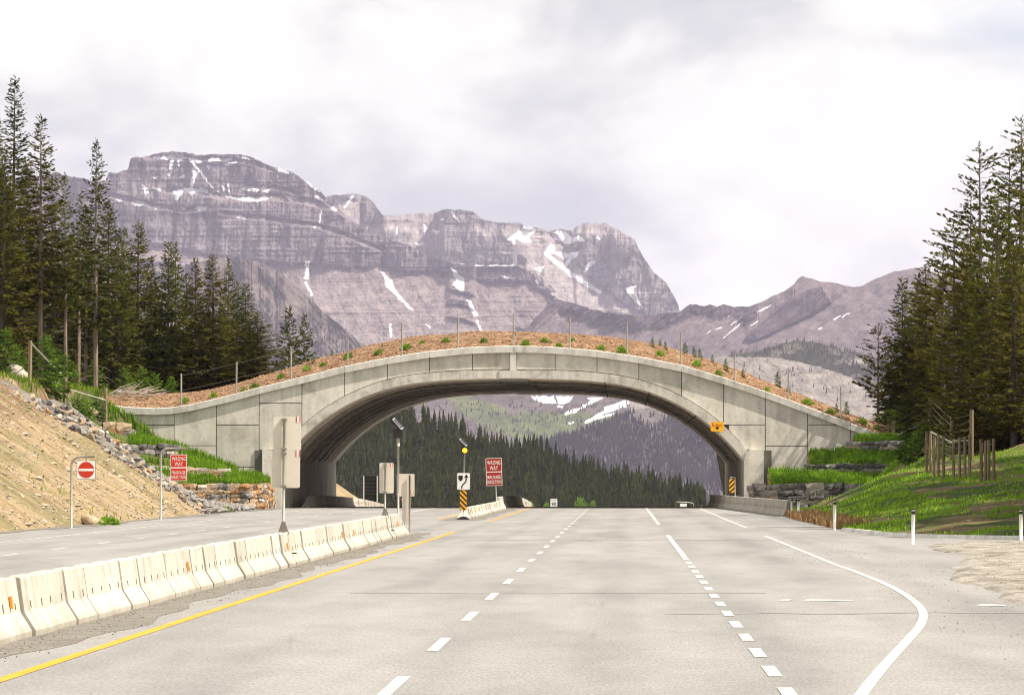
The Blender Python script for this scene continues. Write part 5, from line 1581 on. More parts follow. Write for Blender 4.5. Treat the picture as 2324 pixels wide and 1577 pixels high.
# sloping earth between the right walls
TERR = ((8.8, 308.3, 312.3, 1.32, 2.15), (11.3, 312.5, 314.8, 2.55, 3.45), (14.2, 315.0, 317.8, 3.95, 4.3))
for (xa, ya, yb, za, zb) in TERR:
    pts = [(xa, ya, za), (19, ya, za), (19, yb, zb), (xa, yb, zb), (xa, ya, -0.3), (19, ya, -0.3), (19, yb, -0.3), (xa, yb, -0.3)]
    o = MB().poly(pts, [(0, 1, 2, 3), (0, 4, 5, 1), (3, 2, 6, 7), (0, 3, 7, 4), (1, 5, 6, 2)]).build('terrace_earth', M['mulch'])
    tag(o, 'earth filling a sloping terrace right of the overpass', None, None, 'structure')
gx, gy, gz = [], [], []
for (xa, ya, yb, za, zb), cnt in zip(TERR, (11000, 7000, 4500)):
    x = RNG.uniform(xa + 0.1, 18.5, cnt); y = RNG.uniform(ya + 0.15, yb - 0.05, cnt)
    gx.append(x); gy.append(y); gz.append(np.maximum(za + (zb - za) * (y - ya) / (yb - ya), H(x, y)))
    if xa < 9:
        pass
x, y, z = map(np.concatenate, (gx, gy, gz))
h = RNG.uniform(0.18, 0.52, len(x)) * (0.6 + 0.8 * vnoise(x * 0.8, y * 0.8, 19))
grass('terrace_grass', np.stack([x, y, z - 0.04], -1), h, RNG.uniform(0.04, 0.09, len(x)), M['lush'], 'lush bright green grass on the right terraces')
n = 60000
y = RNG.uniform(150, 308, n); x = np.interp(y, TOE_Y, TOE_X) + RNG.uniform(0.1, 13, n)
dn = vnoise(x * 0.35, y * 0.18, 24) + 0.35 * vnoise(x * 1.4, y * 0.9, 25)
ok = dn > 0.66
x, y = x[ok], y[ok]; h = RNG.uniform(0.06, 0.2, len(x)) * (0.5 + 1.0 * vnoise(x * 0.6, y * 0.4, 29))
grass('verge_grass', np.stack([x, y, H(x, y) - 0.02], -1), h, RNG.uniform(0.03, 0.07, len(x)), M['lush'], 'green grass growing down the right roadside slope')
n = 2600
y = RNG.uniform(190, 250, n); x = np.interp(y, TOE_Y, TOE_X) + RNG.uniform(0.0, 1, n) ** 2 * 1.3
grass('dry_grass', np.stack([x, y, H(x, y)], -1), RNG.uniform(0.15, 0.42, n), RNG.uniform(0.03, 0.06, n), M['grass_dry'], 'reddish dry seed grass at the foot of the right slope')
n = 2600
x = RNG.uniform(-36, -21.9, n); y = RNG.uniform(185, 262, n)
ok = vnoise(x * 0.5, y * 0.12, 47) > 0.68
grass('bank_tufts', np.stack([x, y, H(x, y)], -1)[ok], RNG.uniform(0.08, 0.26, n)[ok], RNG.uniform(0.03, 0.06, n)[ok], M['grass'], 'sparse green tufts on the gravel bank')
n = 7000
x = RNG.uniform(-44, -31.5, n); y = RNG.uniform(284, 330, n)
ok = (vnoise(x * 0.6, y * 0.3, 57) > 0.45) & (H(x, y) > 5.2)
grass('bank_top_grass', np.stack([x, y, H(x, y)], -1)[ok], RNG.uniform(0.2, 0.55, n)[ok], RNG.uniform(0.04, 0.09, n)[ok], M['grass'], 'green undergrowth along the top of the left bank')
for i, (u, v, Y, s, lab) in enumerate(((248, 1188, 207, 0.8, 'dark low shrub at the foot of the gravel bank'), (175, 950, 311, 1.1, 'leafy green shrub above the topmost left stone wall'), (260, 955, 313, 1.0, 'leafy green shrub right of the topmost left wall'), (510, 1165, 282, 0.7, 'small weed patch at the road edge below the left stone wall'))):
    p = P(u, v, Y)
    o = add('leafy_shrub', BUSH[i % 3], None, (p.x, p.y, base_height(p.x, p.y)), (0, 0, i), (s * 1.5, s, s)); tag(o, lab, 'shrub')
for i, (u, v, s, lab) in enumerate(((1185, 1135, 22, 'pale green deciduous bush left of the far red sign post'), (1205, 1138, 15, 'pale green bush under the far red sign'), (1318, 1135, 24, 'tallest pale green bush in front of the far forest'), (1345, 1140, 17, 'pale green bush above the far speed sign'), (1240, 1145, 14, 'pale green bush near the far speed sign'))):
    p = P(u, 1150, 1900)
    bigb = add('deciduous_bush', BUSH[i % 3], None, (p.x, p.y, p.z - 1.0), (0, 0, i), (s * 0.24, s * 0.24, s * 0.42)); tag(bigb, lab, 'bush')

# ------------------------------------------------------------------ fences


def fence(label, posts, h, r, wires, mat, group=None, wire_r=0.012, braces=()):
    root = empty('wildlife_fence', tuple(posts[0]), label, 'fence', group)
    o0 = Vector(posts[0])
    for p in posts:
        q = Vector(p) - o0; hh = h * random.uniform(0.96, 1.04)
        tl = Vector((random.uniform(-.03, .03), random.uniform(-.03, .03), hh))
        MB().tube([q + Vector((0, 0, -0.3)), q + tl], r, 7).build('post', mat, root)
    for wz in wires:
        mb = MB()
        for a, b in zip(posts[:-1], posts[1:]):
            a = Vector(a) - o0; b = Vector(b) - o0; z = Vector((0, 0, wz * h)); f = Vector((0, -r, 0))
            mb.tube([a + z + f, (a + b) / 2 + z + f - Vector((0, 0, 0.03)), b + z + f], wire_r, 3, False)
        mb.build('wire', M['wire'], root)
    for a, za, b, zb in braces:
        MB().tube([Vector(posts[a]) - o0 + Vector((0, 0, za * h)), Vector(posts[b]) - o0 + Vector((0, 0, zb * h))], 0.04, 6).build('brace_rail', M['rope'], root)
    return root


def gp(u, v, Y):
    p = P(u, v, Y); return Vector((p.x, p.y, base_height(p.x, p.y)))


ov = []
for u in (410, 535, 660, 788, 910.5, 1038, 1165, 1293, 1423, 1546, 1668, 1790, 1910):
    x = bx(u); ov.append(Vector((x, BY0 + 0.42, float(cop_z(x)) - 0.05)))
fence('thin steel post fence along the top of the overpass', ov, 2.02, 0.055, (0.5, 0.96), M['steelpost'], None, 0.008)
lf = [gp(68, 880, 298), gp(147, 905, 306), gp(240, 940, 315.5)]
fence('weathered wooden post fence at the edge of the left bank', lf, 2.5, 0.12, (0.08, 0.16, 0.24, 0.34, 0.46, 0.6), M['post'], None, 0.011, ((1, 0.72, 2, 0.66), (0, 0.95, 1, 0.95)))
lb = [gp(-10, 790, 332), gp(9, 790, 333), gp(25, 795, 334), gp(38, 800, 335), gp(55, 805, 337), gp(92, 815, 340), gp(120, 830, 342), gp(170, 860, 346)]
fence('row of wooden fence posts climbing through the left forest edge', lb, 2.3, 0.09, (0.3, 0.6, 0.9), M['post'], None, 0.01, ((6, 0.8, 7, 0.6),))
rf = [gp(2028, 985, 318), gp(2113, 1040, 300), gp(2160, 1060, 284), gp(2205, 1090, 268)]
fence('wooden post fence descending from the right end of the overpass', rf, 2.5, 0.115, (0.2, 0.35, 0.5, 0.65, 0.8, 0.95), M['post'], None, 0.01, ((0, 0.62, 1, 0.5),))
jp = [gp(2103, 1112, 262), gp(2113, 1116, 260), gp(2121, 1120, 258), gp(2130, 1124, 256), gp(2142, 1130, 254), gp(2164, 1135, 252), gp(2178, 1138, 251), gp(2190, 1138, 250), gp(2201, 1140, 250)]
fence('close-set wooden posts of the jump-out beside the right slope', jp, 2.2, 0.075, (0.2, 0.4, 0.6, 0.8), M['post'], None, 0.01, ((1, 0.98, 5, 0.9), (5, 0.95, 8, 0.9)))
jq = [gp(2228, 1150, 246), gp(2236, 1150, 245), gp(2244, 1152, 244), gp(2256, 1156, 243)]
fence('cluster of dark posts nearest the right edge of the picture', jq, 2.1, 0.08, (0.3, 0.6, 0.9), M['post'], None, 0.01)

# ------------------------------------------------------------------ concrete barriers


def barrier_mesh(L, h, mat, taper=None):
    prof = [(-0.30, 0.0), (-0.30, 0.07), (-0.16, 0.30 * h / 0.72), (-0.10, h - 0.015), (-0.085, h), (0.085, h), (0.10, h - 0.015), (0.16, 0.30 * h / 0.72), (0.30, 0.07), (0.30, 0.0)]
    n = len(prof); V = []; nr = 5
    for i in range(nr):
        y = -L / 2 + L * i / (nr - 1); k = 1.0
        e = 0.012 if i in (0, nr - 1) else 0.0
        for x, z in prof:
            zz = z
            if taper == 'near': zz = min(z, 0.12 + (h - 0.12) * i / (nr - 1))
            if taper == 'far': zz = min(z, 0.12 + (h - 0.12) * (nr - 1 - i) / (nr - 1))
            V.append((x - math.copysign(e, x), y, zz - e * (z > 0.1)))
    Fq = []
    for i in range(nr - 1):
        for k in range(n - 1): Fq.append((i * n + k, (i + 1) * n + k, (i + 1) * n + k + 1, i * n + k + 1))
    me = bpy.data.meshes.new('barrier_body'); me.from_pydata(V, [], Fq + [tuple(range(n)), tuple((nr - 1) * n + k for k in reversed(range(n)))]); me.materials.append(mat); me.update()
    return me


BH = 0.73
BARS = {('w', None): barrier_mesh(2.42, BH, M['barrier']), ('w', 'far'): barrier_mesh(2.42, BH, M['barrier'], 'far'), ('l', None): barrier_mesh(2.42, 0.52, M['barrier']), ('l', 'near'): barrier_mesh(2.42, 0.52, M['barrier'], 'near'), ('w', 'near'): barrier_mesh(2.42, BH, M['barrier'], 'near'),
        ('g', None): barrier_mesh(2.46, 0.8, M['barrier_grey']), ('g', 'far'): barrier_mesh(2.46, 0.8, M['barrier_grey'], 'far')}
def joint_mesh(h):  # dark slab added in each barrier gap to stand for its shade
    prof = [(-0.27, 0.0), (-0.27, 0.06), (-0.135, 0.30 * h / 0.72), (-0.075, h - 0.03), (0.075, h - 0.03), (0.135, 0.30 * h / 0.72), (0.27, 0.06), (0.27, 0.0)]
    return MB().slab(prof, -0.06, 0.06).mesh('end_joint', M['slot'])


JOINT = {'w': joint_mesh(BH), 'l': joint_mesh(0.52), 'g': joint_mesh(0.8)}
slot_me = MB().box((0, 0, 0), (0.012, 0.035, 0.10)).mesh('slot', M['slot'])
refl_me = MB().box((0, 0, 0), (0.03, 0.09, 0.15)).mesh('reflector', M['orange'])


def barrier(x, y, kind, label, group, rz=0.0, slots=True, refl=None, taper=None):
    o = empty('concrete_barrier', (x, y, float(road_z(y)) + 0.002), label, 'barrier', group, rz)
    add('barrier_body', BARS[(kind, taper)], o)
    if taper != 'far': add('end_joint', JOINT[kind], o, (0, 1.25, 0))
    hh = {'w': BH, 'l': 0.52, 'g': 0.8}[kind]
    zs = hh * 0.52
    fx = 0.16 - 0.06 * (zs - 0.3 * hh / 0.72) / (hh - 0.3 * hh / 0.72)
    if slots:
        for yo in (-0.62, 0.62):
            add('slot', slot_me, o, (fx + 0.002, yo + random.uniform(-.03, .03), zs), (0, -0.14, 0), (1, 1, random.uniform(0.7, 1.1)))
    if refl is not None: add('reflector', refl_me, o, (fx + 0.015, refl, zs + 0.06), (0, -0.14, 0))
    return o


ORD = 'first second third fourth fifth sixth seventh eighth ninth tenth eleventh twelfth thirteenth fourteenth fifteenth sixteenth seventeenth eighteenth nineteenth twentieth'.split()
ORD += ['twenty-' + w_ for w_ in ORD[:9]] + ['thirtieth'] + ['thirty-' + w_ for w_ in ORD[:9]] + ['fortieth']
last_hit = None; since = 0
BG = 'white barriers of the near median row'
refl_at = {62.4: 'first', 86.5: 'second', 111.0: 'third', 134.0: 'fourth', 140.0: 'fifth', 166.0: 'last'}
nb = 47
for k in range(nb):
    y = 56.3 + 2.5 * k
    hit = [w for d, w in refl_at.items() if abs(d - y) <= 1.25]
    lab = 'white concrete barrier of the near median row'
    since += 1
    lab = f'{ORD[since - 1]} white median barrier from the left edge of the picture' if last_hit is None else f'{ORD[since - 1]} white median barrier right of the {last_hit} orange reflector'
    if hit: last_hit = hit[0]; since = 0
    if hit: lab = f'white median barrier carrying the {hit[0]} orange reflector counting from the left'
    if k == nb - 1: lab = 'sloped end barrier finishing the near median row'
    barrier(-7.5 + random.uniform(-.025, .025), y, 'w', lab, BG if not hit and k < nb - 1 else None, random.uniform(-.006, .006), True, (0.1 if hit else None), 'far' if k == nb - 1 else None)
BG2 = 'low white barriers of the far median row'
for k in range(30):
    y = 235.8 + 2.5 * k
    lab = 'low white concrete barrier of the far median row' if k else 'sloped end barrier starting the far median row below the black and yellow marker'
    barrier(-7.35 + random.uniform(-.03, .03), y, 'l', lab, BG2 if k else None, random.uniform(-.006, .006), False, 0.0 if k in (2, 8, 15, 21) else None, 'near' if k == 0 else None)
BG3 = 'median barriers under and beyond the overpass'
for k in range(44):
    y = 311.5 + 2.5 * k
    barrier(-7.6 + random.uniform(-.03, .03), y, 'w', 'median barrier in shade under the overpass' if y < 378 else 'sunlit median barrier sinking beyond the overpass', BG3 if y < 378 else 'sunlit barriers beyond the overpass', 0, False)
BG4 = 'barriers along the left edge under the overpass'
for k in range(42):
    y = 326.5 + 2.5 * k
    lab = 'left edge barrier in deep shade under the arch' if y < 378 else 'sunlit left edge barrier beyond the arch'
    if k == 0: lab = 'sloped nose barrier at the left foot of the arch'
    barrier(-20.2 + random.uniform(-.03, .03), y, 'w', lab, None if k == 0 else (BG4 if y < 378 else 'left edge barriers beyond the arch'), 0, False, None, 'near' if k == 0 else None)
a = Vector((8.15, 251.5)); b = Vector((5.75, 338)); nseg = int((b - a).length / 2.5); dirv = (b - a).normalized()
for k in range(nseg):
    p = a + dirv * (2.5 * k + 1.25)
    lab = f'{ORD[k]} shade-toned grey barrier from the near end of the right row'
    if k == 0: lab = 'nearest shade-toned grey barrier beside the two white marker posts'
    if k == nseg - 1: lab = 'farthest sloped end barrier of the right row'
    barrier(p.x, p.y, 'g', lab, None if k in (0, nseg - 1) else 'grey barriers of the right row', math.atan2(-dirv.x, dirv.y) + math.pi, True, None, 'near' if k == nseg - 1 and False else None)

# ------------------------------------------------------------------ signs


def text(parent, s, width, height, loc, mat, bold=0.0):
    """lettering as a mesh, fitted to a width and a height"""
    cu = bpy.data.curves.new('lettering', 'FONT'); cu.body = s; cu.size = 1.0; cu.align_x = 'CENTER'; cu.align_y = 'CENTER'
    cu.offset = bold; cu.extrude = 0.01; cu.resolution_u = 3; cu.space_character = 1.12
    o = bpy.data.objects.new('lettering_source', cu)
    me = bpy.data.meshes.new_from_object(o)
    bpy.data.objects.remove(o)
    co = np.zeros(len(me.vertices) * 3, np.float32); me.vertices.foreach_get('co', co); co = co.reshape(-1, 3)
    lo, hi = co.min(0), co.max(0)
    k = np.array([width / (hi[0] - lo[0]), height / (hi[1] - lo[1])])
    xy = (co[:, :2] - (lo[:2] + hi[:2]) / 2) * k
    out = np.stack([xy[:, 0], -co[:, 2] * 0.15, xy[:, 1]], -1).astype(np.float32)
    me.vertices.foreach_set('co', out.ravel()); me.materials.clear(); me.materials.append(mat); me.update(); me.name = 'lettering'
    return add('lettering', me, parent, loc)


def board(parent, name, w_, h, r, cx, cz, y, mat, th=0.012):
    return MB().slab(rrect(w_, h, r, cx, cz), y, y + th).build(name, mat, parent)


def scale_at(Y): return Y / F


def wrong_way(name, root, w_, h1, h2, cx, z_top, y, m1, m2, tilt=0.0):
    """two stacked red boards with white rims and lettering"""
    for i, (hh, mt) in enumerate(((h1, m1), (h2, m2))):
        zc = z_top - h1 / 2 if i == 0 else z_top - h1 - h2 / 2
        bd = board(root, 'sign_board', w_, hh - 0.006, 0.04, cx, zc, y, M['sw'])
        if tilt: bd.rotation_euler = (0, tilt, 0)
        f = board(bd, 'sign_face', w_ - 0.05, hh - 0.056, 0.03, cx, zc, y - 0.004, mt, 0.003)
        lines = ('WRONG', 'WAY') if i == 0 else ('MAUVAISE', 'DIRECTION')
        k = w_ / 0.75
        for j, s in enumerate(lines):
            if i == 0: text(bd, s, w_ * (0.82, 0.5)[j], hh * 0.29, (cx, y - 0.007, zc + hh * (0.17 - 0.39 * j)), M['sw'], 0.002)
            else: text(bd, s, w_ * (0.82, 0.87)[j], hh * 0.25, (cx, y - 0.007, zc + hh * (0.13 - 0.35 * j)), M['sw'], 0.002)


# do-not-enter sign on a curved arm
Y = 195.0; sc = scale_at(Y); bs = P(162, 1198, Y); z0 = H1(bs.x, bs.y)
r = empty('no_entry_sign', (bs.x, bs.y, 0), 'white square sign with red disc hung from a curved pole on the left bank', 'road sign')
zt = bz0 = float(Wn(162, 1036, Y)[2])
arc = [(0, 0, -0.2), (0, 0, zt - 0.35)] + [(0.35 - 0.35 * math.cos(t), 0, zt - 0.35 + 0.35 * math.sin(t)) for t in np.linspace(0.2, math.pi / 2, 7)] + [((215 - 162) * sc, 0, zt)]
MB().tube(arc, 0.045, 8).build('pole', M['galv'], r, True)
cxs = (195.5 - 162) * sc; cz = float(Wn(195, 1066, Y)[2]); w_ = 42.5 * sc
MB().box((cxs, 0.0, cz + w_ / 2 + 0.08), (0.05, 0.04, 0.2)).build('bracket', M['galv'], r)
b = board(r, 'sign_board', w_, w_, 0.03, cxs, cz, -0.02, M['sb'])
board(b, 'sign_face', w_ - 0.025, w_ - 0.025, 0.03, cxs, cz, -0.025, M['sw'], 0.004)
MB().slab([(cxs + w_ * 0.43 * math.cos(t), cz + w_ * 0.43 * math.sin(t)) for t in np.linspace(0, 2 * math.pi, 40, endpoint=False)], -0.03, -0.026).build('red_disc', M['sr'], b)
board(b, 'white_bar', w_ * 0.8, w_ * 0.125, 0.005, cxs, cz, -0.034, M['sw'], 0.003)

# wrong-way sign on a curved arm
Y = 231.0; sc = scale_at(Y); bs = P(365, 1180, Y)
r = empty('wrong_way_sign', (bs.x, bs.y, 0), 'bright red wrong way sign hung from a curved pole before the left terraces', 'road sign')
zt = float(Wn(365, 1018, Y)[2])
arc = [(0, 0, -0.2), (0, 0, zt - 0.3)] + [(0.3 - 0.3 * math.cos(t), 0, zt - 0.3 + 0.3 * math.sin(t)) for t in np.linspace(0.2, math.pi / 2, 7)] + [((431 - 365) * sc, 0, zt + 0.02)]
MB().tube(arc, 0.05, 8).build('pole', M['galv'], r, True)
cxs = (405.5 - 365) * sc; ztp = float(Wn(405, 1031, Y)[2])
for dx in (-0.17, 0.17): MB().box((cxs + dx, 0.01, ztp + 0.1), (0.045, 0.03, 0.3)).build('bracket', M['galv'], r)
wrong_way('w', r, 37.5 * sc, 30 * sc, 30 * sc, cxs, ztp, -0.03, M['sr'], M['sr'])

# back-facing signs on the median


def saddle(root, zb):
    MB().slab([(-0.11, zb + 0.01), (0.11, zb + 0.01), (0.035, zb + 0.24), (-0.035, zb + 0.24)], -0.045, 0.045).build('saddle_bracket', M['wire'], root)
    mb = MB().box((0.11, 0, zb - 0.22), (0.02, 0.06, 0.46)); mb.box((0.2, -0.02, zb - 0.46), (0.2, 0.03, 0.03)); mb.build('clamp_strap', M['darkbox'], root)


def sticker(parent, cx, cz, y, w_=0.1, h=0.13):
    b = board(parent, 'sticker', w_, h, 0.005, cx, cz, y, M['sw'], 0.002)
    for dx in (-1, 1): board(b, 'sticker_stripe', w_ * 0.22, h * 0.95, 0.002, cx + dx * w_ * 0.36, cz, y - 0.003, M['sr'], 0.002)


def sign_back(label, u_pole, Y, boards, v_top, v_base, stickers, tilt=0.0):
    sc = scale_at(Y); bs = P(u_pole, v_base, Y)
    r = empty('sign_back', (-7.5, Y, BH), label, 'road sign')
    top = float(Wn(u_pole, v_top, Y)[2]) - BH
    MB().tube([(0, 0, 0), (0, 0, top)], 0.031, 9).build('pole', M['galv'], r, True)
    out = []
    for i, (uc, v0, v1, w_px, rr) in enumerate(boards):
        z0 = float(Wn(uc, v0, Y)[2]) - BH; z1 = float(Wn(uc, v1, Y)[2]) - BH
        out.append(board(r, 'sign_board', w_px * sc, z0 - z1 - 0.006, rr, (uc - u_pole) * sc, (z0 + z1) / 2, 0.05, M['signback']))
        for zq in (z0 - 0.05, z1 + 0.05): MB().box((0, -0.01, zq), (0.13, 0.12, 0.03)).build('clamp', M['galv'], r)
    for bi, us_, vs_ in stickers: sticker(out[bi], (us_ - u_pole) * sc, float(Wn(us_, vs_, Y)[2]) - BH, 0.046)
    saddle(r, 0.0)
    r.rotation_euler = (0, tilt, 0)
    return r


def u_at(Y): return 1414 - 7.5 / Y * F


sign_back('back of a tall two-board sign on a pole clamped to the median barrier', 643, 112.8, [(650, 945, 1022, 63, 0.04), (647, 1022, 1107, 65, 0.04)], 948, 1208, [(0, 675, 951), (1, 674, 1029)], 0.006)
sign_back('back of a single narrow sign, middle one on the median barrier', 873.5, 161.0, [(876.5, 1050, 1119, 32.5, 0.03)], 1049, 1172, [(0, 888, 1055)], 0.004)
# flasher pole with solar panel, its back to the viewer
Y = 170.5; sc = scale_at(Y); u0 = u_at(Y)
r = empty('solar_flasher', (-7.5, Y, BH * 0.8), 'dark solar powered flasher seen from behind on a tall median pole', 'warning light')
zt = float(Wn(907, 995, Y)[2]) - BH * 0.8
MB().tube([(0, 0, -0.1), (0, 0, zt)], 0.036, 9).build('pole', M['galv'], r, True)
MB().tube([(0, 0, zt - 0.25), (0, 0, zt)], 0.055, 9).build('collar', M['galv'], r, True)
MB().box((0, 0, zt + 0.17), (0.31, 0.2, 0.29)).build('lamp_housing', M['darkbox'], r)


def solar_panel(root, z, tilt, s=1.0):
    p = MB().box((0, 0, 0), (0.44 * s, 0.34 * s, 0.07 * s)).build('solar_panel', M['sb'], root, loc=(-0.04 * s, 0, z), rot=(0.25, tilt, 0))
    MB().box((0, 0, 0.04 * s), (0.45 * s, 0.35 * s, 0.012)).build('panel_frame', M['alu'], p)
    MB().box((0, 0, 0.049 * s), (0.40 * s, 0.30 * s, 0.008)).build('cells', M['solar'], p)
    MB().tube([(0, 0, z - 0.22 * s), (-0.03 * s, 0, z)], 0.05 * s, 6).build('panel_bracket', M['darkbox'], root)


solar_panel(r, zt + 0.47, math.radians(48))
# last sign back, low, with tall narrow hazard board under it
Y = 176.0; sc = scale_at(Y)
r = empty('sign_back', (-7.35, Y, 0), 'back of a square sign above a narrow board at the end of the median row', 'road sign')
u0 = 1414 - 7.35 / Y * F
def zz(v): return float(Wn(920, v, Y)[2])
MB().tube([(0, -0.03, 0), (0, -0.03, zz(1078))], 0.03, 8).build('pole', M['bark_pale'], r, True)
b1 = board(r, 'sign_board', 40 * sc, zz(1075) - zz(1126), 0.03, (920.5 - u0) * sc, (zz(1075) + zz(1126)) / 2, 0.03, M['signback'])
b2 = board(r, 'marker_board', 19 * sc, zz(1126) - max(zz(1184), 0.02), 0.02, (922 - u0) * sc, (zz(1126) + max(zz(1184), 0.02)) / 2, 0.035, M['signback'])
sticker(b1, (935 - u0) * sc, zz(1117), 0.024); sticker(b2, (914 - u0) * sc, zz(1134), 0.03)

# keep-right sign with hazard board and flashing beacon
Y = 234.0; sc = scale_at(Y); bs = P(1052, 1178, Y)
r = empty('keep_right_sign', (bs.x, bs.y, 0), 'white keep right sign over a black and yellow striped board with a lit amber beacon', 'road sign')
def zz(v): return float(Wn(1052, v, Y)[2])
MB().tube([(0, 0, 0), (0, 0, zz(1090)), (0.06, 0, zz(1030))], 0.035, 8).build('pole', M['galv'], r, True)
MB().slab([(-0.32, 0.0), (0.3, 0.0), (0.1, 0.14), (-0.1, 0.14)], -0.25, 0.25).build('base_plate', M['darkbox'], r)
cz = (zz(1073) + zz(1111)) / 2; hh = zz(1073) - zz(1111); w_ = 29.5 * sc
b = board(r, 'sign_board', w_, hh, 0.05, 0, cz, -0.06, M['alu'])
board(b, 'sign_face', w_ - 0.04, hh - 0.04, 0.04, 0, cz, -0.065, M['sw'], 0.004)
sh = [(-0.235, 0.27), (-0.03, 0.27), (-0.03, 0.12), (-0.06, 0.06), (-0.132, 0.0), (-0.205, 0.06), (-0.235, 0.12)]
MB().slab([(x, cz + z) for x, z in sh], -0.07, -0.066).build('shield_symbol', M['sb'], b)
cl = [(-0.08, -0.33), (-0.075, -0.24), (-0.04, -0.16), (0.05, -0.08), (0.11, 0.0), (0.125, 0.12), (0.128, 0.2)]
mb = MB()
for i in range(len(cl) - 1):
    (xa, za), (xb, zb) = cl[i], cl[i + 1]
    d = Vector((xb - xa, zb - za)).normalized(); nn = Vector((-d.y, d.x)) * 0.03
    mb.slab([(xa + nn.x - d.x * .005, cz + za + nn.y), (xa - nn.x - d.x * .005, cz + za - nn.y), (xb - nn.x + d.x * .005, cz + zb - nn.y), (xb + nn.x + d.x * .005, cz + zb + nn.y)], -0.07 - 0.0002 * i, -0.066)
mb.slab([(0.03, cz + 0.17), (0.225, cz + 0.17), (0.128, cz + 0.34)], -0.0715, -0.066)
mb.build('arrow_symbol', M['sb'], b)


def striped(root, w_, h, cx, cz, y, slope, name='marker_board', n=4, phase=0.0):
    """yellow board with black diagonal bars (clipped to the board)"""
    b = board(root, name, w_, h, 0.012, cx, cz, y, M['sy'])
    per = h / n
    for k in range(-3, n + 4):
        z0 = -h / 2 + per * (k + phase)
        pl = [(-w_ / 2, z0 - slope * w_ / 2), (w_ / 2, z0 + slope * w_ / 2), (w_ / 2, z0 + slope * w_ / 2 + per * 0.46), (-w_ / 2, z0 - slope * w_ / 2 + per * 0.46)]
        for lim, sg in ((-h / 2 + 0.006, 1), (h / 2 - 0.006, -1)):
            out = []
            for i in range(len(pl)):
                p, q = pl[i], pl[(i + 1) % len(pl)]
                ip, iq = sg * (p[1] - lim) >= 0, sg * (q[1] - lim) >= 0
                if ip: out.append(p)
                if ip != iq:
                    t = (lim - p[1]) / (q[1] - p[1]); out.append((p[0] + t * (q[0] - p[0]), lim))
            pl = out
            if len(pl) < 3: break
        if len(pl) >= 3: MB().slab([(cx + x, cz + z) for x, z in pl], y - 0.004, y - 0.001).build('black_stripe', M['sb'], b)
    return b


striped(r, 15.5 * sc, zz(1111) - zz(1157), -0.01, (zz(1111) + zz(1157)) / 2 - 0.01, -0.05, -1.0, 'marker_board', 4, 0.2)
hz = (zz(1014) + zz(1030)) / 2
hs_ = MB().box((0.06, 0, hz), (15 * sc, 0.16, 15.5 * sc)).build('beacon_housing', M['darkbox'], r)
lc = hz
pts = [(0.06 + 5.6 * sc * math.cos(t), lc + 5.6 * sc * math.sin(t)) for t in np.linspace(0, 2 * math.pi, 28, endpoint=False)]
MB().slab(pts, -0.11, -0.083).build('amber_lens', M['amber'], hs_)
sp = empty
solar_panel(r, zz(1005), math.radians(45), 0.95)

# far wrong-way sign on the median
Y = 296.0; sc = scale_at(Y); bs = P(1127, 1140, Y)
r = empty('wrong_way_sign', (bs.x, bs.y, 0), 'dark red wrong way sign on a straight pole beyond the keep right sign', 'road sign')
def zz(v): return float(Wn(1124, v, Y)[2])
MB().tube([(0.02, 0, 0), (-0.02, 0, zz(1045))], 0.035, 8).build('pole', M['galv'], r, True)
wrong_way('w', r, 36.5 * sc, zz(1039) - zz(1070.5), zz(1070.5) - zz(1102), (1123.5 - 1127) * sc, zz(1039), -0.06, M['srd'], M['srd'])
r.rotation_euler = (0, -0.03, 0.12)

# clearance sign on the arch
Y = BY0 - 0.42; sc = scale_at(Y); c = P(1628, 968, Y)
r = empty('clearance_sign', tuple(c), 'yellow 5.40 m clearance sign with a downward arrow on the arch', 'road sign')
b = board(r, 'sign_board', 30 * sc, 21.5 * sc, 0.04, 0, 0, -0.01, M['sy'])
for s_, tw_, th_, x_, z_ in (('5', .13, .2, -.265, .125), ('.', .035, .035, -.165, .045), ('40', .22, .145, -0.02, .1), ('m', .17, .115, .225, .085)): text(b, s_, tw_, th_, (x_, -0.016, z_), M['sr'], 0.01)
MB().slab([(-0.15, -0.03), (-0.055, -0.03), (-0.04, 0.0), (0.04, 0.0), (0.055, -0.03), (0.15, -0.03), (0, -0.2)], -0.016, -0.012).build('arrow_symbol', M['sb'], b)
for dx in (-0.3, 0.3): MB().box((dx, 0.08, 0), (0.05, 0.16, 0.4)).build('bracket', M['galv'], r)

# striped marker beside the right abutment
Y = 306.0; sc = scale_at(Y); bs = P(1668, 1150, Y)
r = empty('hazard_marker', (bs.x, bs.y, 0), 'yellow and black striped marker on a bent pole at the right abutment', 'road sign')
def zz(v): return float(Wn(1662, v, Y)[2])
MB().tube([(0, 0, 0), (0, 0, zz(1083)), (-0.3, 0, zz(1083.5))], 0.03, 7).build('pole', M['galv'], r, True)
striped(r, 12.2 * sc, zz(1086.5) - zz(1118), (1661 - 1668) * sc, (zz(1086.5) + zz(1118)) / 2, -0.03, 0.95, 'marker_board', 3, 0.3)

# speed sign beyond the crest
Y = 540.0; sc = scale_at(Y); c = P(1257, 1141, Y)
r = empty('speed_sign', (c.x, c.y, float(road_z(Y))), 'small white 90 speed limit sign half hidden by the road crest', 'road sign')
zc = c.z - float(road_z(Y))
MB().tube([(0, 0.05, 0), (0, 0.05, zc)], 0.05, 6).build('pole', M['galv'], r)
b = board(r, 'sign_board', 15.5 * sc, 19 * sc, 0.05, 0, zc, 0, M['sw'])
text(b, '90', 0.5, 0.42, (0, -0.006, zc - 0.12), M['sb'], 0.03)
text(b, 'MAXIMUM', 0.52, 0.11, (0, -0.006, zc + 0.27), M['sb'], 0.01)

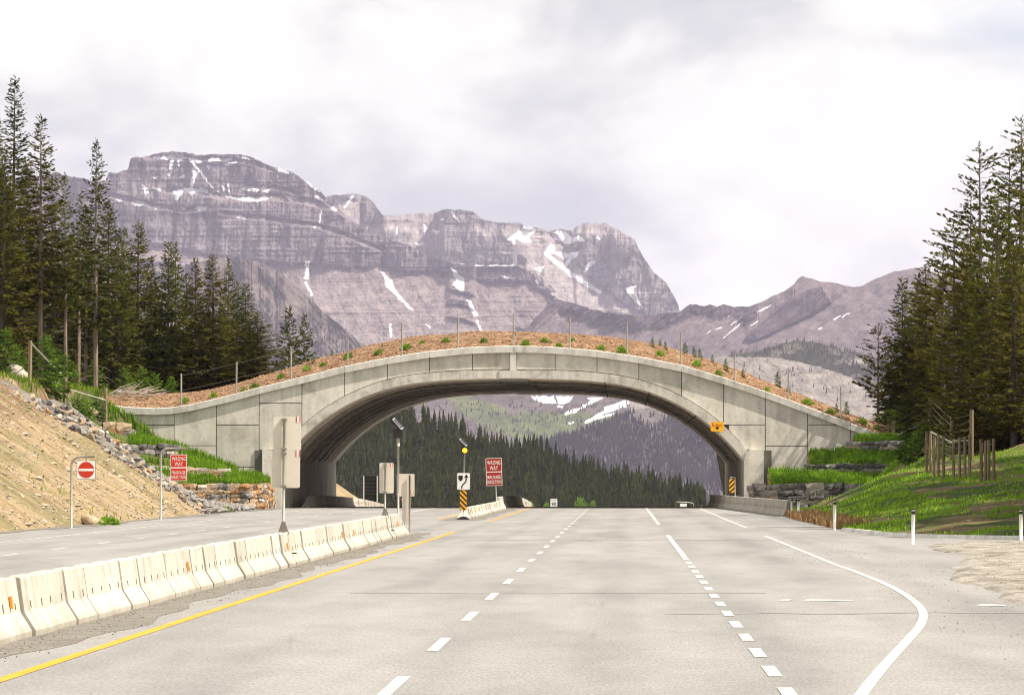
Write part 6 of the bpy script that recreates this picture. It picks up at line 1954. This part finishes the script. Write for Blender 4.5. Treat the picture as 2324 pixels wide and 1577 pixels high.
# small hanging board beyond the crest at right
Y = 470.0; sc = scale_at(Y); c = P(1551, 1146, Y)
r = empty('hanging_sign', (c.x + 0.95, c.y, float(road_z(Y))), 'small white board under a curved arm just past the crest at right', 'road sign')
zt = float(Wn(1551, 1140, Y)[2]) - float(road_z(Y))
MB().tube([(0, 0, 0), (0, 0, zt - 0.3), (-0.08, 0, zt - 0.08), (-0.3, 0, zt), (-1.6, 0, zt + 0.05)], 0.045, 7).build('pole', M['galv'], r, True)
board(r, 'sign_board', 0.62, 0.3, 0.03, -0.95, zt - 0.25, -0.03, M['sw'])

# dark boarded panel on posts beyond the arch
Y = 425.0; sc = scale_at(Y); c = P(841, 1107, Y); gz = float(road_z(Y))
r = empty('dark_board_panel', (c.x, c.y, gz), 'black boarded panel on two pale posts beyond the left side of the arch', 'panel')
zt = float(Wn(841, 1079.5, Y)[2]) - gz
wd = 39 * sc
nbd = 9
for k in range(nbd):
    MB().box((0, 0, zt - (k + 0.5) * (zt - 0.3) / nbd), (wd, 0.06, (zt - 0.3) / nbd - 0.03)).build('board', M['darkplank'], r)
for dx in (-0.38, 0.38): MB().box((dx * wd * 1.05 - 0.0, -0.06, zt / 2), (0.11, 0.08, zt)).build('post', M['alu'], r)

# marker posts


def delineator(u, v_top, v_base, Y, label, lean=0.0):
    p = P(u, v_base, Y); z0 = H1(p.x, p.y) if (p.x > toe_at(Y) or p.x < -21.8) else float(road_z(Y))
    h = float(Wn(u, v_top, Y)[2]) - z0
    r = empty('marker_post', (p.x, p.y, z0), label, 'marker post')
    MB().tube([(0, 0, -0.1), (lean * 0.5, 0, h * 0.5), (lean, 0, h)], 0.055, 8).build('post', M['sw'], r, True)
    MB().tube([(lean * 0.88, 0, h * 0.845), (lean * 0.98, 0, h * 0.94)], 0.0575, 8).build('black_band', M['sb'], r, True)
    MB().tube([(lean * 0.99, 0, h * 0.975), (lean, 0, h + 0.012)], 0.058, 8).build('black_cap', M['sb'], r, True)


delineator(1894, 1135, 1202, 186, 'white marker post at the tip of the grass verge', 0.01)
delineator(2071, 1155, 1231, 149, 'tall white marker post before the broken apron', 0.03)
delineator(2317, 1156, 1225, 157, 'white marker post at the right edge of the picture', 0.0)
delineator(617, 1123, 1150, 316.5, 'small white marker post at the left foot of the overpass', 0.0)
delineator(1797, 1130, 1176, 247, 'left white marker post at the end of the right barrier', 0.0)
delineator(1811, 1131, 1180, 243, 'right white marker post at the end of the right barrier', 0.03)

# ------------------------------------------------------------------ haze
hz_m = bpy.data.materials.new('haze'); hz_m.use_nodes = True
q = NT(hz_m.node_tree); q.n.clear()
pv = q.node('ShaderNodeVolumePrincipled')
pv.inputs['Color'].default_value = (0.77, 0.735, 1.0, 1); pv.inputs['Density'].default_value = 2.25e-5; pv.inputs['Anisotropy'].default_value = 0.0
q.l.new(pv.outputs[0], q.node('ShaderNodeOutputMaterial').inputs['Volume'])
hzo = MB().box((0, 13500, 584), (36000, 29000, 1336)).build('haze', hz_m)
tag(hzo, 'thin violet haze filling the valley air', None, None, 'stuff')
